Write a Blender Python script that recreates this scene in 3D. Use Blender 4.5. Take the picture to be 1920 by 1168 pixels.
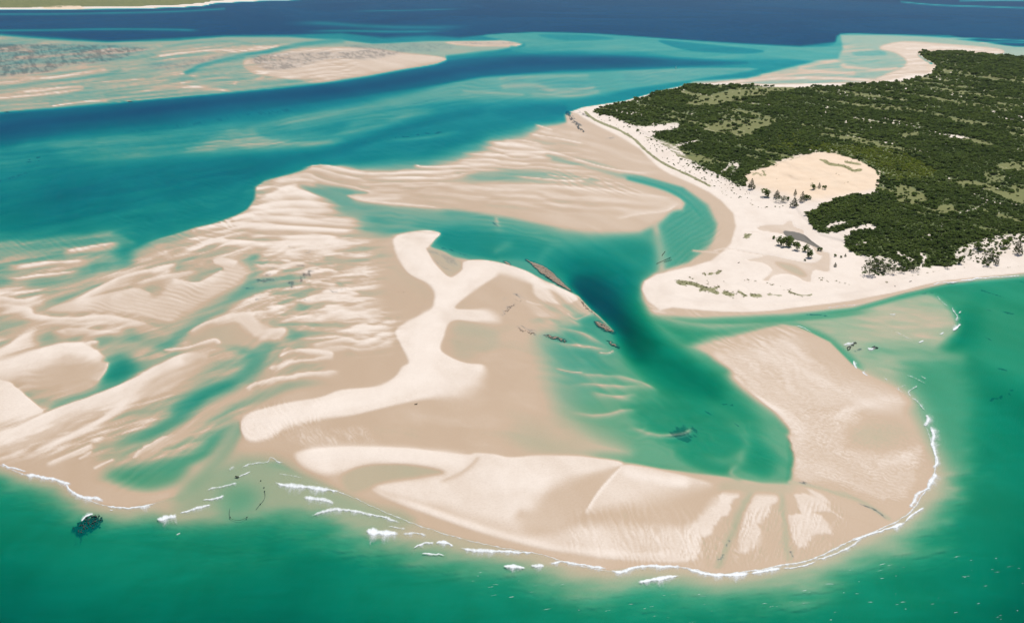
import bpy, math, random
import numpy as np
from mathutils import Vector, Matrix
random.seed(7); RNG = np.random.default_rng(7)
for o in list(bpy.data.objects): bpy.data.objects.remove(o)
scene = bpy.context.scene
COL = scene.collection

# ---- camera (aerial view from 300 m)
cam_d = bpy.data.cameras.new('camera'); cam = bpy.data.objects.new('camera', cam_d); COL.objects.link(cam)
cam_d.sensor_width = 36.0; cam_d.lens = 36.0 * 1844.0 / 1920.0
cam_d.clip_start = 5.0; cam_d.clip_end = 400000.0
cam.location = (0, 0, 300.0)
cam.rotation_euler = (math.pi / 2 - math.atan(654.0 / 1844.0), 0, 0)
scene.camera = cam
scene.render.resolution_x, scene.render.resolution_y = 1024, 622

# ---- sky and sun
SUN_EL, SUN_AZ = math.radians(54), math.radians(24)          # azimuth clockwise from +Y
world = bpy.data.worlds.new('World'); scene.world = world; world.use_nodes = True
wn = world.node_tree.nodes; wl = world.node_tree.links
sky = wn.new('ShaderNodeTexSky'); sky.sky_type = 'NISHITA'; sky.sun_disc = False
sky.sun_elevation = SUN_EL; sky.sun_rotation = SUN_AZ; sky.altitude = 300; sky.air_density = 1.0; sky.dust_density = .6; sky.ozone_density = 1.5
wl.new(sky.outputs[0], wn['Background'].inputs[0]); wn['Background'].inputs[1].default_value = .07
sun_d = bpy.data.lights.new('sun', 'SUN'); sun_d.energy = 4.2; sun_d.angle = math.radians(.53); sun_d.color = (1, .955, .89)
sun = bpy.data.objects.new('sun', sun_d); COL.objects.link(sun)
SUNV = Vector((math.sin(SUN_AZ) * math.cos(SUN_EL), math.cos(SUN_AZ) * math.cos(SUN_EL), math.sin(SUN_EL)))
sun.rotation_euler = SUNV.to_track_quat('Z', 'Y').to_euler()
vs = scene.view_settings
vs.view_transform = 'Standard'; vs.look = 'None'; vs.exposure = 0.12; vs.gamma = 1.0; vs.use_curve_mapping = False
scene.cycles.transparent_max_bounces = 24
scene.cycles.max_bounces = 4; scene.cycles.diffuse_bounces = 2; scene.cycles.glossy_bounces = 2

# ------------------------------------------------------------------ survey of the place
# Outlines are surveyed in photo pixels (1920 x 1168) and projected to the ground plane.
HCAM, FPX, HZ = 300.0, 1844.0, -70.0        # camera height, focal length in px, horizon row
PITCH = math.atan((584.0 - HZ) / FPX)

def ray_point(u, v, h=0.0):
    """ground position of photo pixel (u,v) on the level plane z = h"""
    x = (np.asarray(u, float) - 960.0) / FPX
    y = (584.0 - np.asarray(v, float)) / FPX
    cp, sp = math.cos(PITCH), math.sin(PITCH)
    dy = y * sp + cp
    dz = y * cp - sp
    t = (HCAM - h) / (-dz)
    return x * t, dy * t

def axis(lo, hi, step, out_lo, out_hi, n, p=2.2):
    mid = np.arange(lo, hi + step * .5, step)
    t = (np.arange(1, n + 1) / n) ** p
    a = lo - (lo - out_lo) * t[::-1] - step * np.arange(n, 0, -1)
    b = mid[-1] + (out_hi - hi) * t + step * np.arange(1, n + 1)
    return np.concatenate([a, mid, b])

try: STEP
except NameError: STEP = (2.7, 2.15)
US = axis(-160, 2080, STEP[0], -2600, 4500, 22)
VS = np.concatenate([np.array([-65, -61, -56, -50, -44, -38, -32, -27., -22, -18]), np.arange(-14, 1215, STEP[1]),
                     1215 + 900 * (np.arange(1, 19) / 18) ** 1.8])
UU, VV = np.meshgrid(US, VS)
SH = UU.shape

def _hash(ix, iy, seed):
    n = (ix.astype(np.int64) * 374761393 + iy.astype(np.int64) * 668265263 + seed * 1442695041) & 0x7fffffff
    n = ((n ^ (n >> 13)) * 1274126177) & 0x7fffffff
    return ((n ^ (n >> 16)) & 0xffff) / 65535.0

def vnoise(x, y, seed=0):
    ix = np.floor(x); iy = np.floor(y)
    fx = x - ix; fy = y - iy
    fx = fx * fx * fx * (fx * (fx * 6 - 15) + 10); fy = fy * fy * fy * (fy * (fy * 6 - 15) + 10)
    ix = ix.astype(np.int64); iy = iy.astype(np.int64)
    a = _hash(ix, iy, seed); b = _hash(ix + 1, iy, seed)
    c = _hash(ix, iy + 1, seed); d = _hash(ix + 1, iy + 1, seed)
    return (a + (b - a) * fx + (c - a) * fy + (a - b - c + d) * fx * fy) * 2 - 1

def fbm(x, y, seed=0, oct=4, g=.5):
    s = 0; a = 1.; t = 0
    for o in range(oct):
        s = s + a * vnoise(x * 2 ** o + 17.3 * o, y * 2 ** o - 9.1 * o, seed + o * 7); t += a; a *= g
    return s / t

def smooth(t):
    t = np.clip(t, 0, 1); return t * t * (3 - 2 * t)

def pts(s, default=8.):
    out = []
    last = default
    for tok in s.split():
        q = [float(k) for k in tok.split(',')]
        if len(q) > 2: last = q[2]
        out.append((q[0], q[1], last))
    return np.array(out)

def crom(p, closed, n=4):
    """Catmull-Rom through the surveyed points"""
    m = len(p)
    if m < 3: return p
    res = []
    rng = range(m) if closed else range(m - 1)
    for i in rng:
        if closed: p0, p1, p2, p3 = p[i - 1], p[i], p[(i + 1) % m], p[(i + 2) % m]
        else: p0, p1, p2, p3 = p[max(i - 1, 0)], p[i], p[i + 1], p[min(i + 2, m - 1)]
        for k in range(n):
            t = k / n
            q = .5 * ((2 * p1) + (-p0 + p2) * t + (2 * p0 - 5 * p1 + 4 * p2 - p3) * t * t + (-p0 + 3 * p1 - 3 * p2 + p3) * t ** 3)
            q[2] = p1[2] + (p2[2] - p1[2]) * t
            res.append(q)
    if not closed: res.append(p[-1])
    return np.array(res)

KY = 1.35      # rows count more than columns (foreshortening)

def window(p, margin):
    u0, u1 = p[:, 0].min() - margin, p[:, 0].max() + margin
    v0, v1 = p[:, 1].min() - margin / KY, p[:, 1].max() + margin / KY
    j0, j1 = np.searchsorted(US, [u0, u1]); i0, i1 = np.searchsorted(VS, [v0, v1])
    return slice(max(i0 - 1, 0), i1 + 1), slice(max(j0 - 1, 0), j1 + 1)

def dist(p, X, Y, closed):
    best = np.full(X.shape, 1e18); W = np.zeros(X.shape); side = np.zeros(X.shape); par = np.zeros(X.shape)
    m = len(p); segs = m if closed else m - 1
    for i in range(segs):
        ax, ay, aw = p[i]; bx, by, bw = p[(i + 1) % m]
        dx, dy = bx - ax, (by - ay) * KY
        L = dx * dx + dy * dy
        if L < 1e-9: continue
        px = X - ax; py = (Y - ay) * KY
        t = np.clip((px * dx + py * dy) / L, 0, 1)
        ex = px - t * dx; ey = py - t * dy
        d = ex * ex + ey * ey
        k = d < best
        best = np.where(k, d, best)
        W = np.where(k, aw + (bw - aw) * t, W)
        if not closed:
            side = np.where(k, dx * py - dy * px, side); par = np.where(k, (i + t) / segs, par)
    return np.sqrt(best), W, side, par

def inside(p, X, Y):
    r = np.zeros(X.shape, bool)
    m = len(p)
    for i in range(m):
        ax, ay = p[i][:2]; bx, by = p[(i + 1) % m][:2]
        if ay == by: continue
        c = ((ay > Y) != (by > Y)) & (X < (bx - ax) * (Y - ay) / (by - ay) + ax)
        r ^= c
    return r

WARP = {}
def warped(X, Y, amp, scale, seed=3):
    if not amp: return X, Y
    s = np.clip((Y - HZ) / 600., .15, 2)
    return (X + amp * s * fbm(X / (scale * s), Y * 1.6 / (scale * s), seed, 3), Y + amp * s * .6 * fbm(X / (scale * s) + 40, Y * 1.6 / (scale * s) + 9, seed + 5, 3))

def poly_w(s, soft=8., warp=0., wscale=40., sm=True, curve=True, seed=3):
    p = pts(s, soft)
    if curve: p = crom(p, True)
    win = window(p, p[:, 2].max() + 6 + warp * 2)
    X, Y = warped(UU[win], VV[win], warp, wscale, seed)
    d, W, _, _ = dist(p, X, Y, True)
    sd = np.where(inside(p, X, Y), d, -d)
    t = sd / np.maximum(W, .3) * .5 + .5
    return win, smooth(t) if sm else np.clip(t, 0, 1)

def stroke_w(s, width=6., asym=(1., 1.), warp=0., wscale=40., taper=0., seed=3, power=2.):
    p = crom(pts(s, width), False)
    win = window(p, p[:, 2].max() * 2.4 * max(asym) + 4 + warp * 2)
    X, Y = warped(UU[win], VV[win], warp, wscale, seed)
    d, W, side, par = dist(p, X, Y, False)
    W = W * np.where(side > 0, asym[1], asym[0])
    w = np.exp(-(d / np.maximum(W, .4)) ** power)
    if taper: w = w * smooth(par / taper) * smooth((1 - par) / taper)
    return win, w

def apply(F, win, w, val, mode='mix'):
    a = F[win]
    b = a + (val - a) * w
    if mode == 'max': b = np.maximum(a, b)
    elif mode == 'min': b = np.minimum(a, b)
    elif mode == 'add': b = a + val * w
    F[win] = b

H = np.zeros(SH)
def P(s, val, soft=8., mode='mix', F=None, **k):
    win, w = poly_w(s, soft, **k); apply(H if F is None else F, win, w, val, mode)
def S(s, val, width=6., mode='mix', F=None, **k):
    win, w = stroke_w(s, width, **k); apply(H if F is None else F, win, w, val, mode)

def ripple(s, ang, lam, amp, soft=20., seed=1, sharp=.5, warp=.8, persp=None, breakup=.7, wl=90., bias=0., mode='add'):
    """sand waves: crest direction `ang` (deg, photo plane), crest spacing lam px, height amp m"""
    win, w = poly_w(s, soft)
    X, Y = UU[win], VV[win]
    f = 1. if persp is None else np.clip((Y - HZ) / (persp - HZ), .3, 3)
    a = math.radians(ang)
    al = X * math.cos(a) + Y * math.sin(a); ac = -X * math.sin(a) + Y * math.cos(a)
    if persp is not None:
        # foreshortened spacing: integrate 1/f along rows
        ac = -X * math.sin(a) + math.cos(a) * (persp - HZ) * np.log(np.maximum(Y - HZ, 5.) / (persp - HZ))
    ph = ac / lam + warp * fbm(al / wl, ac / (wl * .45), seed, 3)
    fr = ph - np.floor(ph)
    # asymmetric crest: steep on one side
    pr = np.where(fr < sharp, fr / sharp, (1 - fr) / (1 - sharp))
    pr = smooth(pr) - .5 + bias
    m = np.clip(.55 + 1.1 * fbm(al / (wl * .8) + 5, ac / (lam * 2.2), seed + 31, 3), 0, 1.3)
    m = 1 - breakup + breakup * m
    H[win] += w * pr * amp * m
# ------------------------------------------------------------------ depths and heights (m over the water level)
H[:] = -4.2                                                   # lagoon water by default
# open sea: far bay and the near ocean
P("-3000,-66 4800,-66 4800,120,4 1920,92,3 1780,66 1650,64,2 1575,63 1570,78,3 1500,86,4 1400,82,3 1280,74,2 1120,63 1000,60 905,66 860,70,5 800,66,6 720,70 640,62,3 540,65 420,66 330,71 210,77,5 100,70,6 0,63 -3000,40", -16, 4, curve=False)
P("-3000,880 0,880 200,960 400,985 600,985 900,1070 1200,1120 1500,1080 1720,980 1800,850 1770,700 1850,600 1920,545 4600,520 4600,2600 -3000,2600", -6.0, 40, curve=False)
# ---- far mainland and shoals along the horizon
P("-2700,-66 760,-66 700,-14 640,-4,1 560,1 470,4 400,8 385,12 340,15 250,18 120,19 0,20 -2700,34", .9, 1.6, curve=False)
P("-2700,-66 700,-66 600,-12 480,0,1 400,4 380,7 340,11 250,14 120,15.5 0,16.5 -2700,28", 7., 1.2, curve=False)
S("1690,4,2 1760,10 1850,13 2000,18", -1.6, 2.2); S("1800,2,2 1920,1 2200,5", -.8, 2)
S("-200,58,3 60,57 200,55 330,56 380,58", -3.5, 4, taper=.2); S("-200,26,3 60,27 200,25 330,22 420,17", -5, 4)
S("520,46,6 600,44 700,50 820,52 900,48", -7, 7, taper=.3)
S("560,60,3 640,58 760,60 860,58", -4, 3, taper=.3); S("640,22,2 760,20 900,16", -7, 3, taper=.3)
# ---- upper left flats
P("-2600,55 0,66,5 100,74 200,79,4 330,76,3 420,69 540,69,4 640,75,3 700,82 800,77,3 870,76 940,76,2 974,76 982,81 970,88,2.5 930,96,4 880,101,5 838,106 837,114,2 815,121 790,126 760,131 720,138 690,144 640,152 590,160 500,167 400,176 260,188 180,196,3 100,204 0,212 -2600,330", -.48, 3, curve=False)
P("470,96 520,92,4 600,90 640,89 700,92 760,100 820,106,2 838,112 830,118 800,125 760,130 700,141 640,150,1.5 600,157 585,156,4 540,148 500,143 470,135 455,120", .28, 5)
P("838,79,2 900,77 960,76 980,81 968,87 900,88 850,84", .2, 3)
S("300,105,4 380,95 450,95 520,88", .1, 7); S("280,112,8 360,112 420,103 500,96", .05, 9, taper=.2)
S("0,95,6 40,93 60,98", .2, 8); S("30,108,3 120,103 215,93", .15, 3.5)
S("-200,160,3 0,155 50,148 110,144 150,136 195,130", .3, 4, asym=(1, 1.5))
P("-200,180,6 0,178 60,168 110,163 150,162,1.5 158,166 145,171 100,178,4 40,183 -200,200", .22, 4)
S("150,203,2.5 250,189 330,181 420,174 500,167 590,160", .45, 3.6, asym=(.5, 1.6))
S("230,180,4 290,168 340,163 390,166 430,172", .25, 5); S("160,158,2 210,152 270,148", .2, 2.5); S("340,156,3 400,148 440,150 440,158", .3, 4)
S("100,199,2 150,191 200,190", .3, 2.5); S("-100,205,2 20,198 90,194", .2, 2.5); S("290,145,4 340,138 380,150", .15, 5)
S("420,152,4 470,150 500,143", .2, 5, taper=.2)
# channels on those flats
S("350,136,4 375,124 415,113 460,104 500,97 545,86 590,80 640,76", -2.0, 4.5, asym=(1, 1.6))
S("-200,172,4 0,164 70,156 150,148 200,140 225,131", -.9, 5); S("-200,202,4 0,192 80,186 180,172 230,166 330,154 420,150 470,153", -.8, 5)
S("200,180,4 280,176 330,172", -.8, 4); S("440,146,4 480,152 520,160", -.6, 4)
S("215,88,3 300,90 350,82 420,78 470,82", -.9, 3.5); S("650,86,2 720,84 800,82 840,92 880,95", -.5, 3)
# beyond the flats: turquoise shelf in front of the far bay
P("905,68,2 960,62 1050,61 1120,64 1280,75 1400,83,3 1500,88 1560,84,4 1575,64,2 1650,64 1760,70 1900,95,3 1700,110 1600,120,6 1480,112,6 1350,112 1200,108 1080,100 960,96,6 985,84,3", -2.0, 5)
S("960,90,4 1000,100 1050,104 1150,108", -2.6, 8)
P("1010,66,3 1090,66 1150,74 1060,76", -3.4, 5, F=None); P("1240,76,2 1330,84 1430,95 1400,101 1300,96 1250,84", -4.6, 3)
# main tidal channel
P("-2600,340,20 0,212,2.5 100,205 180,198 260,190 400,178 520,167 640,154 700,144 760,133 820,122 840,114,4 900,107,7 1000,104 1100,106 1200,108 1300,112 1400,118,6 1330,122 1200,126,5 1050,132 930,144 860,152,5 760,168 640,186 500,206 300,232 120,256 0,274,12 -2600,520", -9.5, 4, curve=False)
S("-300,290,14 0,240 200,216 400,192 640,168 760,150 860,132 1000,117 1150,115 1280,117", -13.5, 11, mode='min', taper=.12)
S("0,265,9 150,255 300,237 480,214 640,196 720,188", -5.5, 7, taper=.2)
# right shelf off the far point
P("1270,165,4 1300,152 1400,146 1480,126,4 1540,112 1570,110 1580,92 1575,66,3 1650,66 1760,70 1900,86,3 2600,110 2600,160 1760,115 1735,120 1760,130 1740,146 1600,165 1400,163", -.55, 4, curve=False)
P("1660,84,3 1700,78 1760,82 1860,90,1.5 1883,97 1870,101 1800,97 1735,95 1720,103 1740,118 1758,124 1735,142 1690,150 1640,152,4 1660,140 1690,128 1700,115 1680,100 1650,92", .3, 3)
S("1320,160,4 1420,150 1500,146 1580,148 1640,152", .3, 5); S("1500,128,4 1560,116 1600,112 1580,124 1640,130 1680,128", .1, 5)
S("1430,142,5 1520,136 1600,138", .12, 4); S("1700,92,2 1790,90 1870,98", .5, 3)
P("1570,112,4 1640,108 1690,118 1640,128 1600,122", -.7, 4); S("1700,76,2 1800,72 1920,76 2200,84", -.7, 3); S("1840,80,2 1920,80 2300,90", .1, 3)
P("1600,98,3 1650,96 1660,104 1610,105", -1.2, 3)
# shoal south of the channel
P("880,148,6 960,140 1060,136 1200,131,3 1300,127 1420,130,3 1300,150 1180,168,5 1120,180,10 1000,190,12 860,190,14 760,200,16 640,222,18 520,244,18 460,240,8 600,206,10 740,180,8", -1.6, 8)
S("945,163,6 1000,160 1050,172 1110,165", -.7, 8, warp=6); S("870,172,3 930,175 980,178", -.35, 4); S("940,148,5 1020,144 1100,143", -.9, 6)
S("1000,178,5 1080,180 1120,172", -.8, 6); S("600,262,6 660,247 720,233 780,214 830,208", -.7, 11, taper=.2); S("640,240,6 700,222 800,205", -1.0, 12, taper=.25)
# swirling sand spit mid left
P("425,240,14 465,246,4 500,258 545,267 635,265,2 690,262,3 640,271,2 560,276,3 480,283,8 400,290,12 330,290,14 380,262,16", -1.0, 8)
S("468,244,2.5 482,254 510,263 560,267 620,265", -.1, 4, asym=(1.6, .8)); S("430,270,5 500,273 600,268", -.35, 4, taper=.3); S("500,262,2 545,267 590,267 640,265", .15, 2.5, taper=.2)
for q in ("120,285 140,292 170,300 215,296 280,287 340,282", "132,266 150,282 170,287 150,297 128,292", "20,275 60,268 130,268 165,272", "165,276 230,268 300,262 360,262 420,258",
          "290,250 360,243 430,236 468,240", "370,246 400,256 440,262", "245,276 300,274 400,272"):
    S(q, -2.0, 3.2, taper=.25)
P("118,270,14 150,266 172,284 150,300 125,294", -3.0, 20)
# lower channel
P("-2600,300 0,330,30 150,310,12 300,295,8 480,286,6 560,279,5 640,268,3 700,256,7 750,236,10 830,216,12 930,203,12 1000,196,10 1060,200,6 1062,212,5 1040,226 990,232,14 900,262,14 800,290,12 700,300 620,306,6 555,317 490,335 462,352 440,390,10 380,412 300,440,14 200,430,30 80,445,36 -40,470,40 -2600,560", -5.2, 10, curve=False)
P("-2600,330 0,350,40 160,330,30 330,318,20 480,298,10 600,282,7 700,262,10 660,285 560,304,10 470,332,12 330,372,30 200,400,30 60,430,30 -2600,520", -7.2, 20, curve=False)
S("940,212,10 1000,206 1055,203", -6.5, 8); S("640,275,8 720,252 820,224 900,208", -7.2, 11)
S("700,262,6 800,258 880,240", -3.2, 10, taper=.3)
# ---- big sand flats (wet, just awash)
FL = "-2600,560 -160,490,60 0,468,60 80,456,55 150,448,45 205,438,30 240,450,10 265,458,5 300,446,3 345,433 395,420 440,404 463,392,3 476,372,4 478,350 495,338 545,325 585,313 640,309,6 672,313,16 730,309,24 800,304,26 855,288,30 892,275,30 920,258,26 975,249,22 1010,234,16 1060,228,7 1070,210,3 1130,205 1190,255 1250,300 1320,335 1385,375 1402,420 1385,470 1320,503 1255,522 1225,540 1245,560 1300,562 1400,568 1550,552 1735,515,4 1800,500 1920,490 2700,410 2700,520 1920,520,4 1780,532 1700,550 1600,578,6 1480,592,10 1300,600 1190,590 1130,540,4 1085,552,2 1115,585 1155,625 1165,660 1175,700,14 1220,760,20 1270,800,26 1270,850,12 1170,862,6 1240,876 1330,885,8 1400,895,10 1478,908 1486,860,7 1478,805 1440,755,8 1390,712 1330,670,10 1280,650,14 1340,630,20 1430,612,10 1467,606,4 1493,610 1523,623 1557,640 1600,683 1630,703 1680,729 1717,750 1733,795 1747,835 1753,865 1747,901 1730,925 1707,958 1663,985 1597,1011 1527,1045 1467,1058 1413,1068 1347,1075 1280,1062 1207,1062 1140,1068 1073,1055 1007,1036 940,1025 857,1006 773,979 707,952 657,929 610,908,8 560,890 520,868,10 440,875,14 400,890 360,905 328,931,5 287,942 240,951 197,946 167,936 133,921 113,903 43,888 0,872 -160,840 -2600,760"
SURF = "-2600,700,80 -160,840 0,872,80 43,888 113,903 133,921 167,936 197,946 240,951,90 287,946 340,950,110 420,940,130 520,915 610,920,140 657,931 707,954 773,981 857,1008,140 940,1027 1007,1038 1073,1057 1140,1070,130 1207,1064 1280,1064 1347,1077 1413,1070 1467,1060,120 1527,1047 1597,1013 1663,987 1707,960 1730,926,100 1747,901 1753,865 1747,835 1733,795,110 1717,750 1680,729 1630,703 1600,683"
win, w_ = poly_w("-2600,600 0,760 300,840 1000,950 1400,1000 1640,860 1600,700 1640,660 1720,640,40 1800,600 1850,560 4600,500 4600,2600 -2600,2600", 20, curve=False)
d_, W_, _, _ = dist(pts(SURF), UU[win], VV[win], False)
n_ = 1 + .55 * fbm(UU[win] / 150, VV[win] / 50, 61, 5, .6) + .25 * fbm(UU[win] / 60, (VV[win] + UU[win] * .12) / 10, 62, 4)
apron = -.22 - 6.3 * smooth(d_ / W_ * n_ * .92) ** 1.15 - 5.5 * smooth((d_ - 60) / 420)
H[win] += (apron - H[win]) * w_
P(FL, .06, 4, curve=False)
# shelf between spit and foreland
P("1230,596,14 1340,618 1440,610 1500,612 1560,640 1620,690 1700,720,20 1745,700 1760,660 1800,620,14 1790,585 1750,552,10 1700,556 1600,582,8 1480,596,10 1350,600", -.75, 14)
P("1620,600,30 1700,575 1770,590,20 1780,612,12 1730,635 1660,632", -.35, 24)
P("1700,680,40 1790,680 1830,760,50 1800,860 1760,820", -3.2, 40); S("1640,655,20 1720,660 1800,670", -1.5, 22)
S("1250,596,6 1320,603 1420,602 1500,597 1580,590 1650,580", -2.6, 9, taper=.22)
P("1835,545,30 1880,532 2300,500 2300,800 1850,700,60 1825,620,44", -4.5, 44)
# ---- lagoon between spit, foreland and central bar
P("700,395,10 800,392 870,398 960,412,12 1040,432,16 1110,440 1200,437,12 1260,405,10 1280,395,5 1290,372,4 1275,362 1240,346,5 1180,330 1120,312,8 1060,300,8 1100,308,5 1200,330 1280,352 1325,385,8 1342,420 1330,455,10 1290,490,7 1225,512,6 1200,530 1198,560 1225,600,16 1290,650,20 1345,685 1395,722,12 1440,765 1476,810,8 1482,860 1474,905,6 1430,905 1380,893,8 1300,885 1200,868 1120,858,20 1080,830,40 1060,760,50 1040,700,40 1020,640,40 1075,600,22 1112,590,6 1083,556,2.5 1040,534 985,507 930,490,4 880,486 850,480,8 808,462,3 822,440,2.5 805,430,4 770,433 720,440,10 680,430,20 690,405", -2.3, 10, curve=False)
# deep parts of it
P("830,430,12 880,428 960,440 1010,452 1080,460 1160,450 1220,460,14 1222,500 1195,530,8 1192,570 1215,610,14 1280,660 1340,700 1390,745,20 1420,800 1400,850 1330,820 1270,760,30 1200,700 1165,660,6 1150,622,3 1110,583,3 1080,548,3 1030,505,4 985,486,8 930,482,10 860,470 820,455", -4.6, 14)
P("1050,490,20 1110,480 1180,500 1195,560,14 1225,615 1290,668 1350,712,26 1340,750 1270,735,26 1205,690 1172,650,10 1150,615,6 1110,575,6 1070,530,10", -7.5, 16)
P("1070,522,12 1110,515,26 1155,540 1185,590,26 1225,650 1200,668,26 1160,620,8 1118,582,7 1088,552", -13.2, 22)
S("1175,615,10 1220,660 1290,700 1350,735", -9, 13, taper=.3)
P("1180,760,24 1260,750 1340,760,30 1400,800 1450,850,14 1440,890 1380,875 1300,850,16 1230,815", -4.8, 24)
P("1270,840,12 1330,850 1380,880,10 1340,884 1290,868", -4.6, 12); S("1300,850,6 1360,862 1400,835 1385,800 1345,790", -1.7, 12, taper=.25)
S("1395,905,6 1370,885 1390,862 1395,840", -1.2, 10, taper=.2)
S("820,434,4 850,438 880,443", -5.2, 6); S("700,428,3 760,424 830,428", -3.6, 4, taper=.2); S("830,455,4 870,470 930,482", -4.2, 6)
S("860,410,6 960,418 1060,432", -1.6, 12, taper=.2); S("1010,470,6 1060,455 1120,455 1180,462", -2.6, 7, taper=.3)
S("930,410,4 936,432", -.2, 5); S("930,470,5 945,462 955,455", -1.0, 5); S("1010,500,5 1020,475 1040,462", -2.2, 7, taper=.3)
# beach channel
S("1040,296,6 1110,312 1190,334 1250,352 1290,376 1312,410 1315,445 1290,478", -1.6, 13, asym=(1, 1)); S("1180,334,5 1250,354 1290,378 1318,415 1312,455 1285,482", -2.7, 12)
P("1255,400,10 1290,400 1335,420 1330,450 1290,485 1255,490 1245,450", -2.4, 12)
S("1228,420,9 1235,455 1240,490 1240,512", -.3, 11)
S("1030,290,8 1090,305 1160,325", -.9, 9)
# ---- bank between lagoon and ridge field
P("650,366,2.5 700,376 780,383,6 870,390,8 960,402,14 1040,425,16 1120,436 1200,432,14 1255,400,8 1278,382,3 1268,370,2.5 1220,366 1140,357 1050,349 960,346 880,346 800,356 720,366 680,372", .16, 6)
# ---- teal left arms
P("560,345,10 600,350 640,352,8 690,362,4 650,366,2.5 680,378,3 760,386,6 840,394 760,412,14 680,405,16 640,396,14 600,378,10", -1.3, 9)
S("620,388,10 700,400 800,405 900,412", -1.3, 13, taper=.15); S("660,420,8 720,425 790,420", -1.1, 9, taper=.2)
P("850,318,8 930,318 1030,322 1120,340,8 1050,342 960,340 880,338", -.8, 8)
# near the far point of the island
P("1058,214,4 1075,222 1110,250 1160,285 1220,315 1180,318 1120,300 1080,272 1066,240", .1, 8)
P("-160,470,30 100,465 200,455 262,468,10 330,470,20 420,480 480,470 560,505,30 610,560 580,600 560,640 600,680,24 500,715 440,780,20 390,850 300,872,16 180,850,20 80,842 -160,850", -.22, 24)
P("-160,480,14 60,462 200,440 255,460,8 230,480 170,520,16 60,540 -160,560", -1.0, 14)
# ---- hollows of the lower left flats
S("483,487,5 480,510 468,535 433,563 383,597 330,630 283,667 240,695", -2.0, 17, power=1.6, warp=10, wscale=60); S("400,590,6 340,625 315,645", -3.0, 11, taper=.2)
P("195,700,14 212,678 235,670 250,685 240,705 215,722 192,724", -4.4, 18); S("217,708,6 183,735 130,752 83,768", -2.0, 9, taper=.1)
S("520,620,10 500,650 467,680 433,710 367,745 333,770 290,800 240,832 195,858", -3.4, 34, taper=.3, asym=(1.25, .8), power=1.8, warp=12, wscale=70); S("440,712,8 400,728 350,755 320,778", -4.2, 13, taper=.15)
S("640,722,5 560,722 500,735 450,757 410,775 330,805", -1.8, 13, taper=.3, warp=8, wscale=60)
S("440,782,8 400,815 370,842 333,860 290,880 240,895 175,902", -3.8, 27, taper=.25, power=1.7, warp=12, wscale=70); S("450,800,10 420,850 390,880 370,900", -1.2, 16)
P("205,885,14 260,872 320,862 350,870 330,900,16 280,915 230,905", -2.6, 16)
S("480,605,8 440,618 400,628 370,640", -1.1, 16); S("415,640,8 455,655 490,680 470,700", -2.2, 26, warp=8, wscale=50); S("545,620,6 550,632 565,632", -1.8, 9)
S("185,640,10 235,632 290,640 330,655", -2.2, 24, warp=8, wscale=50); S("230,655,6 262,668 275,690", -.4, 6, taper=.3); S("240,640,6 275,652 300,672", -.5, 5, taper=.3); S("230,600,8 250,620 290,640", -.7, 14)
S("-40,612,14 40,602 90,600", -1.0, 16); S("84,640,6 110,635", -.7, 7); S("280,545,8 325,540", -.9, 14); S("60,575,4 95,582", -.8, 6)
S("200,500,8 240,492 225,480 215,470 240,460", -2.6, 13); S("40,512,5 120,505 170,498 215,500", -1.6, 8); S("20,535,4 80,528 150,517", -1.3, 6); S("100,540,5 150,530 210,512", -.7, 8)
S("250,440,10 265,452 230,478", -4.5, 14); S("320,500,4 400,470 470,476 484,490", -1.0, 12, warp=6, wscale=40); S("280,490,4 340,480 420,470", -.7, 8, taper=.2); S("120,565,4 180,545 240,528 300,512", -.5, 5)
S("340,515,4 390,520 370,530", -.5, 6); S("300,498,4 350,500 400,495", -.4, 6); S("250,470,6 300,455 360,445", -.7, 8)
P("410,880,30 470,858 520,866 570,896 640,926,20 760,980 700,990,30 560,960 430,955 335,965 360,920", -.75, 30, warp=10, wscale=50)
P("420,920,30 460,912 482,930 460,958 422,962", -2.0, 34); S("340,935,8 390,905 440,880", -.8, 14)
def gauss1(A, sig, ax):
    r = max(1, int(sig * 2.6)); k = np.exp(-.5 * (np.arange(-r, r + 1) / sig) ** 2); k /= k.sum()
    B = np.zeros_like(A); n = A.shape[ax]
    for i, c in zip(range(-r, r + 1), k):
        B += c * np.take(A, np.clip(np.arange(n) + i, 0, n - 1), axis=ax)
    return B
def blur(s, sig, soft=20., curve=False):
    """tides smooth the bed: soften everything surveyed so far inside an outline"""
    win, w = poly_w(s, soft, curve=curve)
    A = H[win]
    B = gauss1(gauss1(A, sig / STEP[0], 1), sig / KY / STEP[1], 0)
    H[win] = A + (B - A) * w
blur("-160,470 200,440 260,462 480,400 700,395 740,440 700,600 740,700 640,720 450,770 440,850 560,900 420,960 330,925 240,925 0,850 -160,840", 8, 16)
blur("690,400 850,405 1000,430 1250,440 1330,420 1330,470 1220,500 1190,540 1240,620 1400,740 1470,800 1470,890 1300,870 1100,845 960,830 960,640 1060,620 1150,650 1120,560 1060,520 960,480 830,452", 7, 14)
blur("-160,240 300,215 800,170 1050,180 1040,215 880,240 640,268 500,290 400,400 250,430 -160,460", 6, 20)
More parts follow.
